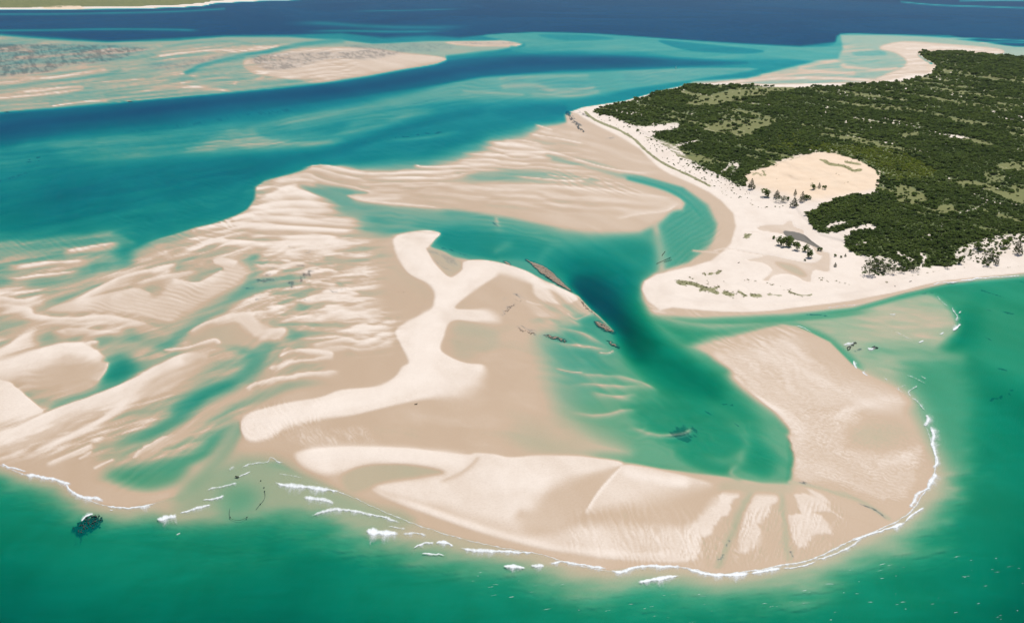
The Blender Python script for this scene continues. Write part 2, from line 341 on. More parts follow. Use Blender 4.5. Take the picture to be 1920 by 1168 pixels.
# ---- central bar: dry sand
BAR = "740,445,5 770,435,2.5 800,432,2 827,437 813,453 803,465 810,487 827,507 842,519 853,517 867,505 865,495 880,488 907,487 935,492,3 960,498,2.5 992,510 1016,524 1040,534,3 1010,535,6 975,522,12 940,512,12 927,520,4 900,537 873,557 853,577,3 880,580,3 915,582,12 935,603,18 890,604,5 858,600,3 841,607 832,630 825,653 840,667 873,680 905,684,4 908,700,16 895,720,30 857,738,30 807,746,10 767,753,5 707,767 660,778 600,785,10 540,800,12 500,822,10 470,826,8 455,815,4 450,800 455,785 480,770 540,755 600,745 640,731 707,724 740,707 753,688 767,680 760,663 750,643 742,620 763,603,5 790,590 810,577 815,553 807,533 783,523,3 763,510 747,487,5 740,467"
P(BAR, .62, 4)
P("800,590,20 825,600 815,650 800,690 760,730 680,750 600,760 700,735 770,700 780,640", .95, 24)
S("760,450,12 780,480 805,520 830,550 825,580", .9, 16, taper=.15); S("900,500,10 870,530 840,570", .9, 13, taper=.2); S("480,795,10 560,775 660,755 740,740", .85, 16, taper=.15)
P("1000,535,6 1016,526,2.5 1046,538 1073,549 1084,556,2 1081,563 1061,571,5 1022,566,6 1003,554", .5, 4)
S("988,565,2 1005,570 1018,572", .35, 3); S("1065,588,2 1075,597 1085,597 1105,588", .3, 3); S("1084,555,2 1105,578 1125,595 1150,620", .15, 2.5, asym=(1, 2))
S("745,600,8 700,598 640,590", .25, 12, taper=.1); S("700,520,4 740,540 770,553", .2, 4); S("640,530,3 700,550 745,557", .3, 3)
P("855,610,12 900,612 930,625 930,650 880,672 850,660", -.12, 14)
P("690,470,14 735,480 760,515 800,535 808,560 780,580 730,575 690,560 660,530", .03, 16); P("660,655,14 730,655 755,665 745,690 700,710 650,712", .03, 14)
P("800,465,3 812,484 830,508 843,518 855,512 866,500 865,490 850,482 830,470", -.12, 4)
# fingers into the lagoon
for q in ("990,600 1030,600 1080,612", "985,612 1040,616 1090,624 1120,640 1150,655", "1000,632 1050,642 1090,648 1130,655 1155,660", "1030,690 1090,700 1150,703 1180,710 1215,722", "1050,722 1110,720 1170,722 1230,722", "1040,590 1070,600 1100,615", "1060,770 1110,778 1160,770 1210,762", "1150,705 1200,715 1240,735", "1100,735 1150,742 1200,735"):
    S(q, -.3, 4.0, taper=.38, asym=(.8, 2.0), power=1.5, warp=5, wscale=40)
S("1070,645,2 1095,650 1110,650", .25, 2, taper=.2); S("1120,660,2 1140,662 1152,656", .3, 2.4, taper=.2); S("1040,690,2 1070,697 1095,698", .25, 2, taper=.2)
S("1180,800,6 1230,815 1280,812 1300,800", -.9, 8, taper=.2)
P("950,800,40 1060,790 1140,820,40 1180,850,20 1080,852 980,850", -.14, 40)
# ---- foreland: dry ridges
P("555,852,10 580,843,6 640,838,3 700,838 760,840 820,846 875,852 893,849 925,851 957,857 1007,853,5 1060,853 1107,856 1167,866,4 1150,885,12 1110,900,34 1040,930,40 1010,960 960,990 900,975,26 840,955 770,938,14 712,920,10 700,905 760,898,18 830,888,16 800,874,14 740,870,12 690,870 650,882 610,888,14 570,874", .55, 14)
S("560,855,16 640,849 740,850 840,860 880,872", .85, 13, taper=.15); S("900,870,26 930,890 960,905 1000,905 1010,930 980,945 930,955", .78, 26, taper=.2)
P("700,915,8 760,938,10 850,965,18 940,990,20 1010,1005,20 1090,985,22 1180,985,24 1290,985,16 1335,935,14 1352,935 1335,975 1312,1015 1300,1050,7 1200,1052,7 1080,1038 1000,1022 900,996 800,962 720,932", .42, 8)
S("720,925,8 800,955 900,990 1000,1018 1080,1030 1200,1040 1290,1035", .6, 12, taper=.15)
P("1170,872,3 1200,874 1245,883,4 1290,893 1330,905,7 1320,915,22 1250,930,34 1180,945,30 1115,958,14 1097,958,3 1120,920 1150,886", .45, 4)
S("1160,880,14 1200,890 1250,900 1300,908", .75, 15, taper=.2); S("1100,955,3 1122,922 1150,890 1166,872", .8, 10, asym=(.15, 1.5), taper=.08)
P("1010,925,24 1070,900 1160,874,4 1148,888,3 1118,922 1096,958 1060,982,14 990,985,24 1000,960", .12, 16)  # shaded slope left of the crest, its darker tone put in as damper sand
P("640,895,10 680,874,6 760,871 830,884,8 790,893,10 720,905 660,925", -.22, 10)
S("898,853,5 885,870 860,888 820,905", .22, 8, asym=(1.3, .6), taper=.15)  # diagonal dune face in shade, toned darker through dampness
S("960,960,20 1010,975 1060,990", .18, 16, taper=.2)
P("1423,921,5 1453,924 1453,958 1430,978,6 1424,1025,8 1382,1038 1390,985,4 1402,951", .5, 5, warp=9, wscale=14)
P("1493,921,4 1533,931,6 1547,951 1540,965 1550,991,8 1533,1011,8 1497,1028,8 1483,991,4 1492,951", .5, 5, warp=10, wscale=14)
P("1345,935,6 1363,921,4 1385,922,4 1370,950,5 1340,985 1310,1030,8 1300,1048 1290,1000,14", .55, 8, warp=8, wscale=16)
P("1487,790,10 1540,770,16 1612,778,12 1600,820 1578,836,14 1650,850,16 1700,838,12 1727,838,10 1725,880 1702,922 1672,943 1640,936,10 1560,906 1500,896 1488,860,6", .30, 12, warp=12, wscale=30)
P("1330,668,14 1400,650,34 1460,625,20 1500,635 1560,690,34 1600,715 1680,735,24 1705,752 1690,768 1640,770,20 1600,760 1540,775,20 1490,795 1465,778,8 1430,745,8 1390,710", .30, 20, warp=12, wscale=50)
S("1360,690,14 1400,725 1450,765 1495,800 1500,850", .48, 20, taper=.15); S("1450,640,14 1500,660 1540,700", .4, 22, taper=.25); S("1560,790,12 1590,770 1640,752 1690,752", .45, 14, taper=.2); S("1640,870,12 1690,860 1715,850", .45, 18, taper=.2)
P("1600,800,26 1640,790 1690,790 1705,815 1650,835 1600,822", -.14, 24); P("1510,640,24 1550,655 1600,705 1570,715 1520,680", .12, 24)
for q, a in (("1480,903,5 1547,916 1613,940 1668,974", -.32), ("1465,912,6 1470,965 1473,1010 1480,1048", -.34), ("1413,912,7 1388,960 1370,1010 1345,1062", -.40), ("1318,1010,4 1328,1062", -.1), ("1530,960,4 1580,965 1640,985", .02)):
    S(q, a, 9, asym=(1, 1), power=1.6, warp=3, wscale=20)
S("1560,958,2 1580,972", .4, 4); P("1360,900,12 1420,905 1490,905 1480,925 1420,925 1350,920", -.15, 12)
# tongue fans by the surf
ripple("1040,990 1180,985 1300,985 1420,985 1420,1055 1300,1060 1100,1050", 72, 9, .26, soft=14, seed=41, warp=1.3, breakup=1., wl=34, sharp=.3)
ripple("1080,960 1290,950 1300,1030 1150,1030", 66, 15, .18, soft=24, seed=47, warp=1.2, breakup=1., wl=50, sharp=.3)
ripple("1300,985 1560,940 1560,1035 1300,1055", 108, 8, .34, soft=10, seed=43, warp=.8, breakup=1., wl=24, sharp=.3)
ripple("1490,780 1610,770 1740,830 1730,910 1660,945 1490,900", 16, 6, .22, soft=12, seed=51, warp=1.3, breakup=.6, wl=18, sharp=.35)
ripple("1490,770 1610,765 1600,840 1490,880", -40, 9, .14, soft=12, seed=52, warp=1.2, breakup=.6, wl=18)
ripple("1350,670 1470,625 1560,680 1700,745 1600,770 1480,790", 10, 5.5, .15, soft=16, seed=53, warp=1.3, breakup=.7, wl=20)
ripple("1330,660 1470,625 1600,720 1700,745 1600,770 1460,790", 40, 26, .12, soft=20, seed=54, warp=1.2, breakup=.9, wl=60)
ripple("455,770 600,745 600,790 470,830", 58, 10, .2, soft=10, seed=57, warp=1.4, breakup=1., wl=30)
ripple("560,805 720,800 740,825 560,832", 64, 7, .2, soft=12, seed=58, warp=1.6, breakup=1., wl=26, bias=.5)
def streaks(q, ang, lx, ly, amp, soft, seed):
    win, w = poly_w(q, soft); a = math.radians(ang); X, Y = UU[win], VV[win] * 1.25
    al, ac = X * math.cos(a) + Y * math.sin(a), -X * math.sin(a) + Y * math.cos(a)
    n = fbm(al / lx + .6 * fbm(al / 90, ac / 60, seed + 3, 2), ac / ly + .9 * fbm(al / 120, ac / 50, seed + 5, 3), seed, 4, .55)
    H[win] += w * amp * n
LF = "-160,480 100,470 260,470 420,440 480,470 560,500 600,560 560,640 600,690 500,715 440,780 390,850 300,872 180,860 80,850 -160,850"
streaks(LF, -24, 120, 13, .95, 24, 501); streaks(LF, -20, 60, 5.5, .5, 24, 502)
streaks("-160,430 60,440 200,425 255,455 230,500 60,560 -160,580", -8, 130, 9, 1.3, 30, 503)
streaks("460,455 640,440 720,470 700,560 745,610 720,650 580,640 500,590", -4, 90, 10, .75, 30, 505); streaks("460,455 640,440 720,470 700,560 745,610 720,650 580,640 500,590", -7, 45, 5, .5, 30, 506)
streaks("390,425 470,395 680,395 700,440 480,470 330,455", 2, 150, 8, .4, 20, 507)
streaks("640,310 900,268 1060,230 1120,300 1200,360 1000,400 760,380 660,360", 5, 130, 8, .32, 20, 509)
streaks("820,600 1000,560 1060,640 1040,760 1150,850 700,845 560,810 700,780 860,740", 8, 220, 26, .14, 40, 511)
# ---- lower left: bars, crisp on one side and fading into the water on the other
def B(q, hc, fade, up=.16, power=1.9, taper=.12, warp=3., wscale=50., mode='mix'):
    k = 1.25
    q = ' '.join(','.join([*t.split(',')[:2], *[str(float(w) * k) for w in t.split(',')[2:]]]) for t in q.split())
    S(q, hc, fade * k, asym=(up, 1.), power=power, taper=taper, warp=warp, wscale=wscale, mode=mode)
P("0,690,8 67,668 125,652,8 170,655 196,680,8 185,705,14 160,728,16 110,735,24 60,735 0,722 -160,740", .10, 14)
B("-160,730,30 0,681 62,660 125,644 163,650,28 203,677,14", .66, 28, power=2.2); S("203,676,9 198,695 178,720", .34, 9, asym=(.3, 1.5), taper=.2)
P("-160,690,4 0,712,2.5 30,726 58,749 80,770,3 70,780,14 30,790,20 0,800 -160,835", .55, 5)
B("-160,860,34 0,812 87,775 159,749 207,730 250,712 289,692 337,668 374,657,30", .66, 34, up=.1, power=2.4)
S("337,678,12 372,668,14 392,672,10", .32, 12, taper=.2); P("285,705,20 330,690 380,672,14 395,680 370,700,20 310,735,24 260,745", .12, 20)
B("36,856,10 120,823 159,804 192,785 231,756 262,738", .62, 17, up=.5, taper=.16)
B("82,871,6 140,849 178,831", .55, 9, up=.4, taper=.2); S("150,859,3 170,847", .45, 5); S("178,877,3 195,868 211,862", .45, 5)
P("250,856,2 262,840 300,820 326,811 322,823 290,842 258,856", .6, 4, warp=4, wscale=9)
S("240,862,14 300,835 360,795 400,770 440,745 480,725", .05, 9, taper=.12)
P("0,800,20 80,790 150,765 220,745 200,775 120,815 40,845 -160,870 -160,830", .2, 22, mode='max')
P("320,527,6 373,530,3 418,506 398,490,6 420,485 448,490,12 462,505,14 444,535,14 400,563,16 350,590,18 317,606,10 233,588,10 110,588,10 93,577,3 167,558 250,540 290,552,14", .26, 10)
B("320,522,10 373,529 420,505", .5, 20, up=.15); B("398,489,10 420,484 448,491", .5, 16, up=.2); B("200,560,8 250,542 285,552", .36, 18, up=.2); B("270,572,8 300,560 330,562 350,570", .34, 16, up=.2)
ripple("300,530 440,495 450,530 330,605 120,590 250,545", 14, 8, .16, soft=12, seed=61, warp=.9, breakup=.9, wl=50)
P("350,630,10 400,612 450,605 500,625 480,645 420,650 370,648", -.12, 14)
B("347,628,10 383,604 433,590 470,586 482,590", .46, 20, up=.15); P("440,596,5 470,590 495,607,8 535,618,6 525,637,10 480,632,10 455,614", .3, 9, warp=6, wscale=16)
B("310,656,8 352,650 400,635 414,645", .5, 16, up=.18); S("310,656,3 335,652", .4, 4)
B("520,668,8 560,655 600,660 624,667", .5, 14, up=.35, warp=7, wscale=25); B("505,690,6 533,680 583,674 625,668", .42, 9, up=.4, warp=7, wscale=25)
B("458,726,8 507,707 567,700 635,697", .5, 14, up=.3, warp=7, wscale=25)
RID = [("110,473 167,462 230,453", 4.5, .45), ("0,500 100,491 175,487", 5.5, .4), ("0,522 83,515 160,505", 3.2, .35), ("-60,548 0,543 57,535", 3, .3), ("-60,556 0,557 43,561 100,549", 5, .4),
  ("-40,568 0,571 53,577 67,590 133,597 200,591 267,607 315,628", 7, .38), ("93,577 150,557 200,531 250,511 317,497 335,497", 5, .42), ("277,508 323,505", 3.5, .3), ("240,537 283,522 333,513 377,508", 3.4, .3),
  ("93,623 133,617 200,620 250,620", 5, .25), ("-60,690 0,657 33,637 77,614", 9, .42), ("160,650 170,640 190,640", 4, .2), ("430,590 480,585 530,580", 3, .3),
  ("340,437 367,428 433,418 500,420 567,427 640,430 660,434", 3.6, .5), ("320,450 383,447 467,453 533,453 640,452 665,448", 3.2, .45), ("517,442 583,445 640,443", 4.5, .4), ("467,472 550,468 600,463 640,458 690,446", 3, .4),
  ("395,424 433,411 473,399 540,393 640,394", 4, .35), ("450,398 490,384 540,378 600,380 650,390", 4, .45), ("470,382 505,366 540,352 580,362 640,386", 6, .5), ("500,342 560,336 600,342", 4, .25),
  ("560,318 600,309 650,318 690,328", 3, .35), ("520,400 600,404 680,412", 3, .3), ("440,406 520,408 620,418 690,424", 3.2, .3),
  ("520,486 560,492 600,500", 3, .3), ("500,512 520,506", 3, .35), ("568,510 610,504 640,512", 2.6, .35), ("580,534 600,528 640,535", 3, .4), ("470,556 510,548", 2.6, .3), ("600,546 640,545 680,552", 3.4, .4), ("560,566 600,552 640,556", 4.5, .4),
  ("500,578 530,572 560,568", 3.2, .38), ("610,572 650,575 690,570", 3, .3), ("520,604 560,594 590,590", 3, .3), ("590,600 650,585 700,578", 4, .25), ("580,648 620,638 690,628", 4, .25), ("650,650 700,640 745,640", 4, .25), ("640,610 700,612 740,616", 3, .25), ("470,492 510,500 560,488", 2.5, .2)]
for q, wd, hh in RID: S(q, hh + .18, wd * 1.7, asym=(.4, 2.2), power=1.4, taper=.25, warp=3, wscale=40)
ripple("470,455 700,445 720,500 700,560 740,600 720,660 560,640 480,580 500,520", -3, 21, .55, soft=34, seed=71, warp=1.1, breakup=.75, wl=110, sharp=.22, bias=.06)
ripple("470,480 620,470 650,560 600,620 500,600 480,540", -8, 13, .4, soft=30, seed=72, warp=1.2, breakup=.9, wl=70, sharp=.25)
ripple("380,425 470,395 680,395 700,440 480,470 330,450", 3, 17, .42, soft=24, seed=73, warp=.8, breakup=.7, wl=140, sharp=.2, bias=.12)
ripple("470,345 600,312 680,330 700,395 470,395", 8, 19, .45, soft=16, seed=75, warp=.9, breakup=.7, wl=90, sharp=.2, bias=.12)
ripple("-200,470 200,430 250,470 420,420 460,400 470,470 300,500 -200,560", -10, 15, .6, soft=50, seed=77, warp=1., breakup=.8, wl=130, sharp=.25)
ripple("250,330 480,330 460,400 300,450 200,430", 14, 9, 1.5, soft=60, seed=79, warp=1.4, breakup=1., wl=45)
ripple("-200,430 60,440 200,420 250,440 150,470 -200,500", 30, 9, .9, soft=40, seed=81, warp=.8, breakup=1., wl=45)
# ridge field between lower channel and beach
for q, wd, hh in [("760,372,4 700,374 655,368", 3, .4), ("655,368 700,377 780,385 850,392", 4, .42), ("700,331 760,333 830,330 900,322", 3.2, .5), ("640,310 680,322 740,325 830,320 900,318 960,322", 3.4, .42), ("775,307 800,312 880,310 940,306", 3.4, .45),
   ("860,287 920,290 990,290 1030,296", 3, .4), ("895,264 940,268 1000,276 1060,292 1120,310 1180,322 1240,322", 4.5, .5), ("940,262 980,263 1020,270", 3, .35), ("990,250 1040,258 1100,270", 2.2, .45), ("1000,232 1040,245", 2, .35),
   ("880,346 960,347 1050,350 1140,358 1220,366 1265,372", 4, .42), ("1276,380 1250,396 1200,402 1150,412", 3.5, .4), ("960,330 1050,338 1100,340", 2.6, .35), ("1020,326 1070,334 1110,334", 2, .3), ("850,300 930,300 1000,308", 2.6, .4), ("1080,352 1150,362 1210,368", 3, .25), ("690,352 760,350 850,345", 3, .3)]:
    S(q, hh + .04, wd * 1.2, asym=(.4, 1.9), power=1.3, taper=.2, warp=2.5, wscale=40)
ripple("650,310 780,300 900,265 1040,270 1110,320 1140,350 900,345 700,360", 4, 12, .5, soft=20, seed=83, warp=1.1, breakup=.6, wl=100, sharp=.22, bias=.1)
ripple("940,255 1060,225 1120,260 1240,315 1120,310 1000,280", 14, 13, .16, soft=22, seed=85, warp=.6, breakup=.9, wl=100)
ripple("1020,320 1140,335 1200,365 1060,350", 22, 7, .42, soft=12, seed=87, warp=.6, breakup=.6, wl=60)
ripple("760,340 1000,348 1230,372 1150,400 900,380", 5, 14, .26, soft=20, seed=89, warp=.7, breakup=.9, wl=110)
ripple("650,300 900,220 1040,225 900,270 780,300", 16, 8, .7, soft=26, seed=91, warp=.7, breakup=1., wl=60)
ripple("1255,395 1330,400 1345,440 1290,490 1250,495", -35, 9, .7, soft=14, seed=93, warp=.7, breakup=.8, wl=40)
ripple("1210,585 1500,595 1450,640 1300,650", 25, 9, .5, soft=24, seed=95, warp=.8, breakup=.8, wl=40)
ripple("1000,600 1150,640 1230,740 1200,800 1060,780", 4, 26, .35, soft=40, seed=97, warp=.9, breakup=.9, wl=120)
# ---- island: beach, terraces
ISL = "1066,210,1.5 1081,205,2 1092,201 1170,189 1250,167 1300,157 1390,157 1480,161 1560,159 1640,154 1700,149 1740,139 1755,124 1740,114 1722,102 1730,96 1790,96 1850,102 1920,108 2900,175 2900,420 1920,512,2 1874,516 1823,521 1771,526 1737,533 1703,542 1668,550 1634,556 1600,563 1556,569 1505,575 1453,582 1402,585 1350,584 1299,580,3 1262,576,4 1238,581 1214,563 1203,542 1208,527 1232,514 1264,507 1299,499 1333,489 1357,471 1371,456 1380,424 1375,400 1352,376 1331,361 1300,345 1258,327 1237,315 1217,297 1200,279 1179,266 1150,250 1119,235 1094,221 1082,212"
P(ISL, .75, 2.5, curve=False)
P("1096,212,3 1117,214 1154,230 1183,250 1204,270 1237,300 1258,316 1300,333 1340,352 1390,372 1395,420,6 1385,455 1370,475 1340,497,5 1290,515 1240,530,8 1235,548 1290,562,5 1400,570 1500,562 1600,548 1700,532 1800,510 1920,500 2900,400 2900,180 1920,112,3 1790,99 1745,140,3 1640,156 1400,160 1250,172", 1.7, 9, curve=False)
P("1125,212,5 1180,232 1230,262 1290,300 1350,335 1395,345 1400,330 1441,312 1500,400 1540,440 1590,455 1640,500 1760,490 1920,452 2900,340 2900,200 1920,120,5 1790,104 1760,140 1640,162 1400,166 1250,182 1160,200", 3.6, 24, curve=False)
P("1250,220,20 1400,200 1640,180 1800,150 2600,200 2600,380 1920,430,20 1760,460 1650,470 1560,420 1500,330 1400,300 1300,260", 7., 60)
P("1398,334,4 1411,323 1450,309,4 1500,293,3 1544,286 1605,297 1650,328,4 1648,352 1600,364,8 1540,378,30 1500,378,30 1440,358,26 1405,345", 8., 14)
P("1480,310,16 1560,296,8 1630,318,8 1600,335,24 1520,335,30", 10., 24)
# ponds and damp hollows on the spit
PONDS = ["1398,487,2 1425,481,3 1441,477 1480,485 1520,492 1538,485,2 1543,472 1556,476 1558,495 1553,511 1530,507,2 1523,514 1520,529 1506,527 1490,518,3 1470,515 1450,519 1441,527,2 1429,526 1440,515 1446,505 1430,494 1410,491",
         "1418,428,2 1430,422 1468,420 1474,414 1486,414 1490,424 1508,432 1512,446 1540,466 1546,478 1532,478 1520,462 1490,450 1468,440 1430,434"]
for q in PONDS: P(q, .32, 3)
P("1455,492,6 1490,498 1512,515 1500,518 1470,505", -.15, 7)
S("1340,470,2 1362,466 1395,472 1430,478", .4, 2.2); S("1398,436,1.5 1440,434", .5, 2); S("1300,470,3 1345,474", .3, 3)
S("1360,536,4 1390,536 1400,542", .9, 4)
ripple("100,590 320,610 330,640 180,660 60,640 -100,700 -100,600", -6, 17, .3, soft=30, seed=63, warp=1., breakup=.9, wl=110, sharp=.25)
ripple("-100,690 170,660 190,720 60,745 -100,730", -12, 12, .10, soft=20, seed=64, warp=1., breakup=.9, wl=60)
ripple("-100,830 120,760 330,680 380,690 250,780 60,860", -30, 16, .16, soft=20, seed=65, warp=1., breakup=.9, wl=90, sharp=.3)
ripple("200,830 330,740 480,640 560,650 480,760 380,860 230,910", -33, 15, .55, soft=30, seed=66, warp=1.1, breakup=1., wl=120)
ripple("200,830 330,740 480,640 560,650 480,760 380,860 230,910", -35, 6, .22, soft=30, seed=67, warp=1.2, breakup=1., wl=70)
ripple("-100,80 200,84 480,78 640,90 640,155 300,186 -100,215", -7, 8, .24, soft=8, seed=68, warp=1.3, breakup=.9, wl=90, sharp=.3)
ripple("-100,80 200,84 480,78 640,90 640,155 300,186 -100,215", -5, 4.5, .22, soft=8, seed=69, warp=1.3, breakup=1., wl=60)
ripple("860,150 1060,138 1300,130 1200,165 1000,190 760,205", -6, 7, .7, soft=14, seed=70, warp=1.3, breakup=1., wl=70)
ripple("300,250 640,200 860,190 800,215 640,262 400,285", -9, 7, .9, soft=20, seed=74, warp=1.2, breakup=1., wl=90)
ripple("-100,280 300,250 420,290 300,310 -100,340", -4, 8, .9, soft=20, seed=76, warp=1.2, breakup=1., wl=90)
ripple("1270,165 1400,146 1580,110 1700,115 1660,150 1400,160", -6, 6, .3, soft=10, seed=78, warp=1.3, breakup=1., wl=70)
ripple("680,400 900,405 1050,440 1000,480 850,450 700,432", 6, 9, .9, soft=24, seed=82, warp=1.3, breakup=1., wl=80)
ripple("1180,740 1400,780 1460,860 1380,880 1200,830", 20, 18, .9, soft=30, seed=84, warp=1.6, breakup=1., wl=60)
streaks("-160,70 200,84 480,78 560,90 500,140 640,155 300,186 -160,225", -7, 110, 4.5, .95, 8, 521)
streaks("880,100 1060,68 1280,80 1500,90 1580,70 1640,120 1300,150 1050,110", -3, 140, 6, .8, 8, 523)
streaks("1270,165 1400,146 1580,110 1660,110 1740,90 1880,96 1740,140 1640,155 1400,162", -5, 90, 5, .45, 6, 525)
P("100,268,30 300,250 460,238 640,262,8 480,285,14 200,302,24", -2.5, 24, mode='max')
streaks("-100,250 300,232 470,232 640,262 480,290 200,310 -100,330", -6, 150, 6, 1.6, 24, 527)
streaks("460,240 640,200 860,185 1000,190 880,225 660,262", -11, 150, 6, 1.0, 20, 529)
streaks("-160,330 300,300 480,310 440,390 250,430 -160,450", -14, 150, 9, 2.2, 50, 531)
streaks("640,270 800,235 1000,205 1060,215 900,262 700,300", -9, 120, 7, 1.4, 24, 533)
streaks("1180,560 1300,600 1500,600 1740,545 1800,590 1760,690 1640,690 1500,612 1300,640", 10, 60, 9, .5, 24, 535)
streaks("1020,470 1200,460 1200,560 1300,660 1450,780 1460,880 1250,800 1060,700", 38, 130, 16, 1.1, 40, 537)
# small relief everywhere
sc = np.clip((VV - HZ) / 500., .12, 2.2)
H += .05 * fbm(UU / (30 * sc), VV * 1.5 / (30 * sc), 5, 4) * (H > -1.2)
fl = smooth((H + .5) / .4) * (1 - smooth((H - .35) / .3))
H += fl * (.11 * fbm(UU / (150 * sc), VV * 2.2 / (150 * sc), 25, 4) + .07 * fbm((UU - VV * .6) / (60 * sc), (VV * 3.2 + UU * .5) / (60 * sc), 27, 3))
H += .10 * smooth((H - .2) / .2) * (H < 1.6) * fbm(UU / (26 * sc), VV * 2 / (26 * sc), 29, 4)
deep = np.clip(-H / 4, 0, 1)
H += deep * .9 * fbm(UU / (160 * sc), VV * 5 / (160 * sc), 9, 4) + deep * .35 * fbm(UU / (26 * sc), VV * 4.2 / (26 * sc), 12, 3)
dune = np.clip((H - 3) / 6, 0, 1)
H += dune * (H > 6.5) * (4.5 * np.abs(fbm((UU + VV) / 70, (VV * 2 - UU * .5) / 45, 17, 4)) - 1.)
H += dune * 1.1 * fbm(UU / (70 * sc), VV * 2.4 / (70 * sc), 15, 3)

# ------------------------------------------------------------------ ground cover masks
WEED = np.zeros(SH); VEG = np.zeros(SH); GRASS = np.zeros(SH); WARM = np.zeros(SH); BLUE = np.zeros(SH); LIME = np.zeros(SH)
def W(s, val, width=6., **k): S(s, val, width, mode='max', F=WEED, **k)
def WP(s, val, soft=6., **k): P(s, val, soft, mode='max', F=WEED, **k)
BLUE[:] = np.interp(VV, [0, 200, 330, 450, 600, 760, 900], [1, .95, .74, .55, .42, .32, 0]) * np.clip(1 - (UU - 700) / 1500 * np.clip((VV - 200) / 200, 0, 1), 0, 1)
P("1180,560,40 1500,585 1760,540 4000,480 4000,2600 300,2600 300,960,60 900,900,60 1150,700", .0, 50, F=BLUE, curve=False)
WP("-300,84,5 60,82 200,84 280,90 250,104 200,118 120,125 60,140 -300,160", .9, 8, warp=8, wscale=18)
WP("470,106,5 560,98 640,96 700,92 760,97 700,112 620,112 560,128 500,132", .8, 8, warp=8, wscale=18); WP("640,86,4 760,80 850,84 830,97 720,98", .7, 5, warp=6, wscale=14)
WP("850,80,2 900,79 960,79 950,85 880,84", .75, 2, warp=3, wscale=8); WP("280,120,5 380,108 440,100 360,126 300,134", .7, 8, warp=8, wscale=18)
W("130,260,9 310,240 500,212 640,196 720,188", .42, 9, taper=.25, warp=6, wscale=14); W("760,198,2 800,190 850,183", .9, 2.2, taper=.2)
WP("1000,150,6 1080,150 1130,162 1100,178 1020,176 960,165", .45, 10, warp=10, wscale=18); WP("1180,128,5 1300,124 1420,132 1290,152 1180,158", .5, 12, warp=8, wscale=20)
WP("940,142,4 980,140 980,160 950,160", .5, 5, warp=6, wscale=12)
WP("1300,146,6 1480,140 1620,136 1650,150 1500,156 1350,156", .35, 8, warp=6, wscale=18); WP("1590,96,3 1660,96 1650,106 1600,106", .45, 5, warp=4, wscale=12)
WP("1250,78,3 1330,86 1420,96 1380,99 1290,92", .5, 4)
WP("1010,67,3 1090,68 1140,74 1060,75", .5, 3)
W("640,272,2 720,262 790,252 830,248 880,240", .75, 4, taper=.2, warp=8, wscale=12)
W("55,300,2 70,296 85,291", .9, 4); W("50,305,2 80,301", .6, 3); W("0,340,5 60,322", .5, 5); W("290,350,2 320,350", .6, 3); W("205,360,2 230,372", .5, 3)
W("1066,211,3 1075,222 1090,240 1096,247", 1., 6, warp=5, wscale=8, power=3.); W("1080,207,3 1120,228 1135,235", .7, 7, warp=6, wscale=10); W("1100,255,3 1130,262 1150,258", .5, 5, warp=5, wscale=10)
for q, wd in (("500,515 520,495 515,482", 4), ("478,528 500,525 515,520", 6), ("545,540 560,525 590,505", 5), ("535,530 560,528 580,515", 4), ("455,542 470,540", 3.5), ("480,562 490,557", 3), ("545,462 552,468", 3), ("570,475 585,470", 3), ("575,562 590,560", 3), ("625,545 650,543", 3), ("560,500 580,495", 3), ("590,508 600,520", 4)):
    W(q, .5, wd, warp=9, wscale=9)
for q, wd in (("925,415 934,425", 3), ("830,466 860,475 880,482", 2)): W(q, .6, wd, warp=6, wscale=8)
WP("1318,770,3 1338,758 1355,762 1352,775 1380,790 1384,797 1365,790 1340,780 1325,778", .75, 6, warp=9, wscale=10); W("1345,766,3 1365,757 1382,753", .7, 4, warp=6, wscale=8)
WP("1262,805,5 1285,795 1312,798 1310,815 1280,828 1262,820", .6, 16, warp=14, wscale=12)
WP("140,990,3 150,978 180,963 195,970 190,985 165,1000 145,1018 148,1000", .5, 12, warp=16, wscale=12); W("100,1012,2 125,1003", .8, 4, warp=6, wscale=8); W("15,1078,2 25,1085", 1., 5, warp=6, wscale=8)
W("1860,750,3 1880,742 1910,725", .8, 5, warp=8, wscale=9); W("1815,765,2 1835,758", .5, 4, warp=5, wscale=9); W("1335,960,1 1350,1030 1360,1050", .3, 4)
for q in ("1680,556 1700,562", "1690,570 1720,580", "1730,552 1750,548", "1510,590 1550,592", "1900,525 1930,530", "1840,545 1900,562 1960,575", "1830,620 1860,640", "1850,580 1900,590", "1870,690 1890,694"): W(q, .7, 2.2, warp=4, wscale=12)
W("438,880,1.5 436,860 438,845", .4, 2, warp=4, wscale=6); W("1610,655,3 1595,665", .8, 5, warp=6, wscale=8)
for q in ("1660,972 1640,955 1610,945", "1475,1010 1482,1045", "1378,1005 1362,1030 1350,1050", "1500,905 1540,912", "1470,1030 1460,1010"): W(q, .55, 3, warp=4, wscale=9)
for q in ("950,560 968,552 978,560 972,568", "944,588 955,576 968,572", "970,612 985,616 1003,625", "1020,630 1045,632 1066,640", "1000,620 1004,628"): W(q, .5, 4, warp=7, wscale=7)
WP("1470,434,2 1490,436 1508,442 1520,452 1542,466 1530,462 1505,452 1480,446", 1., 2); P("802,468,3 812,486 840,515 862,492 848,482", .35, 4, F=WEED)
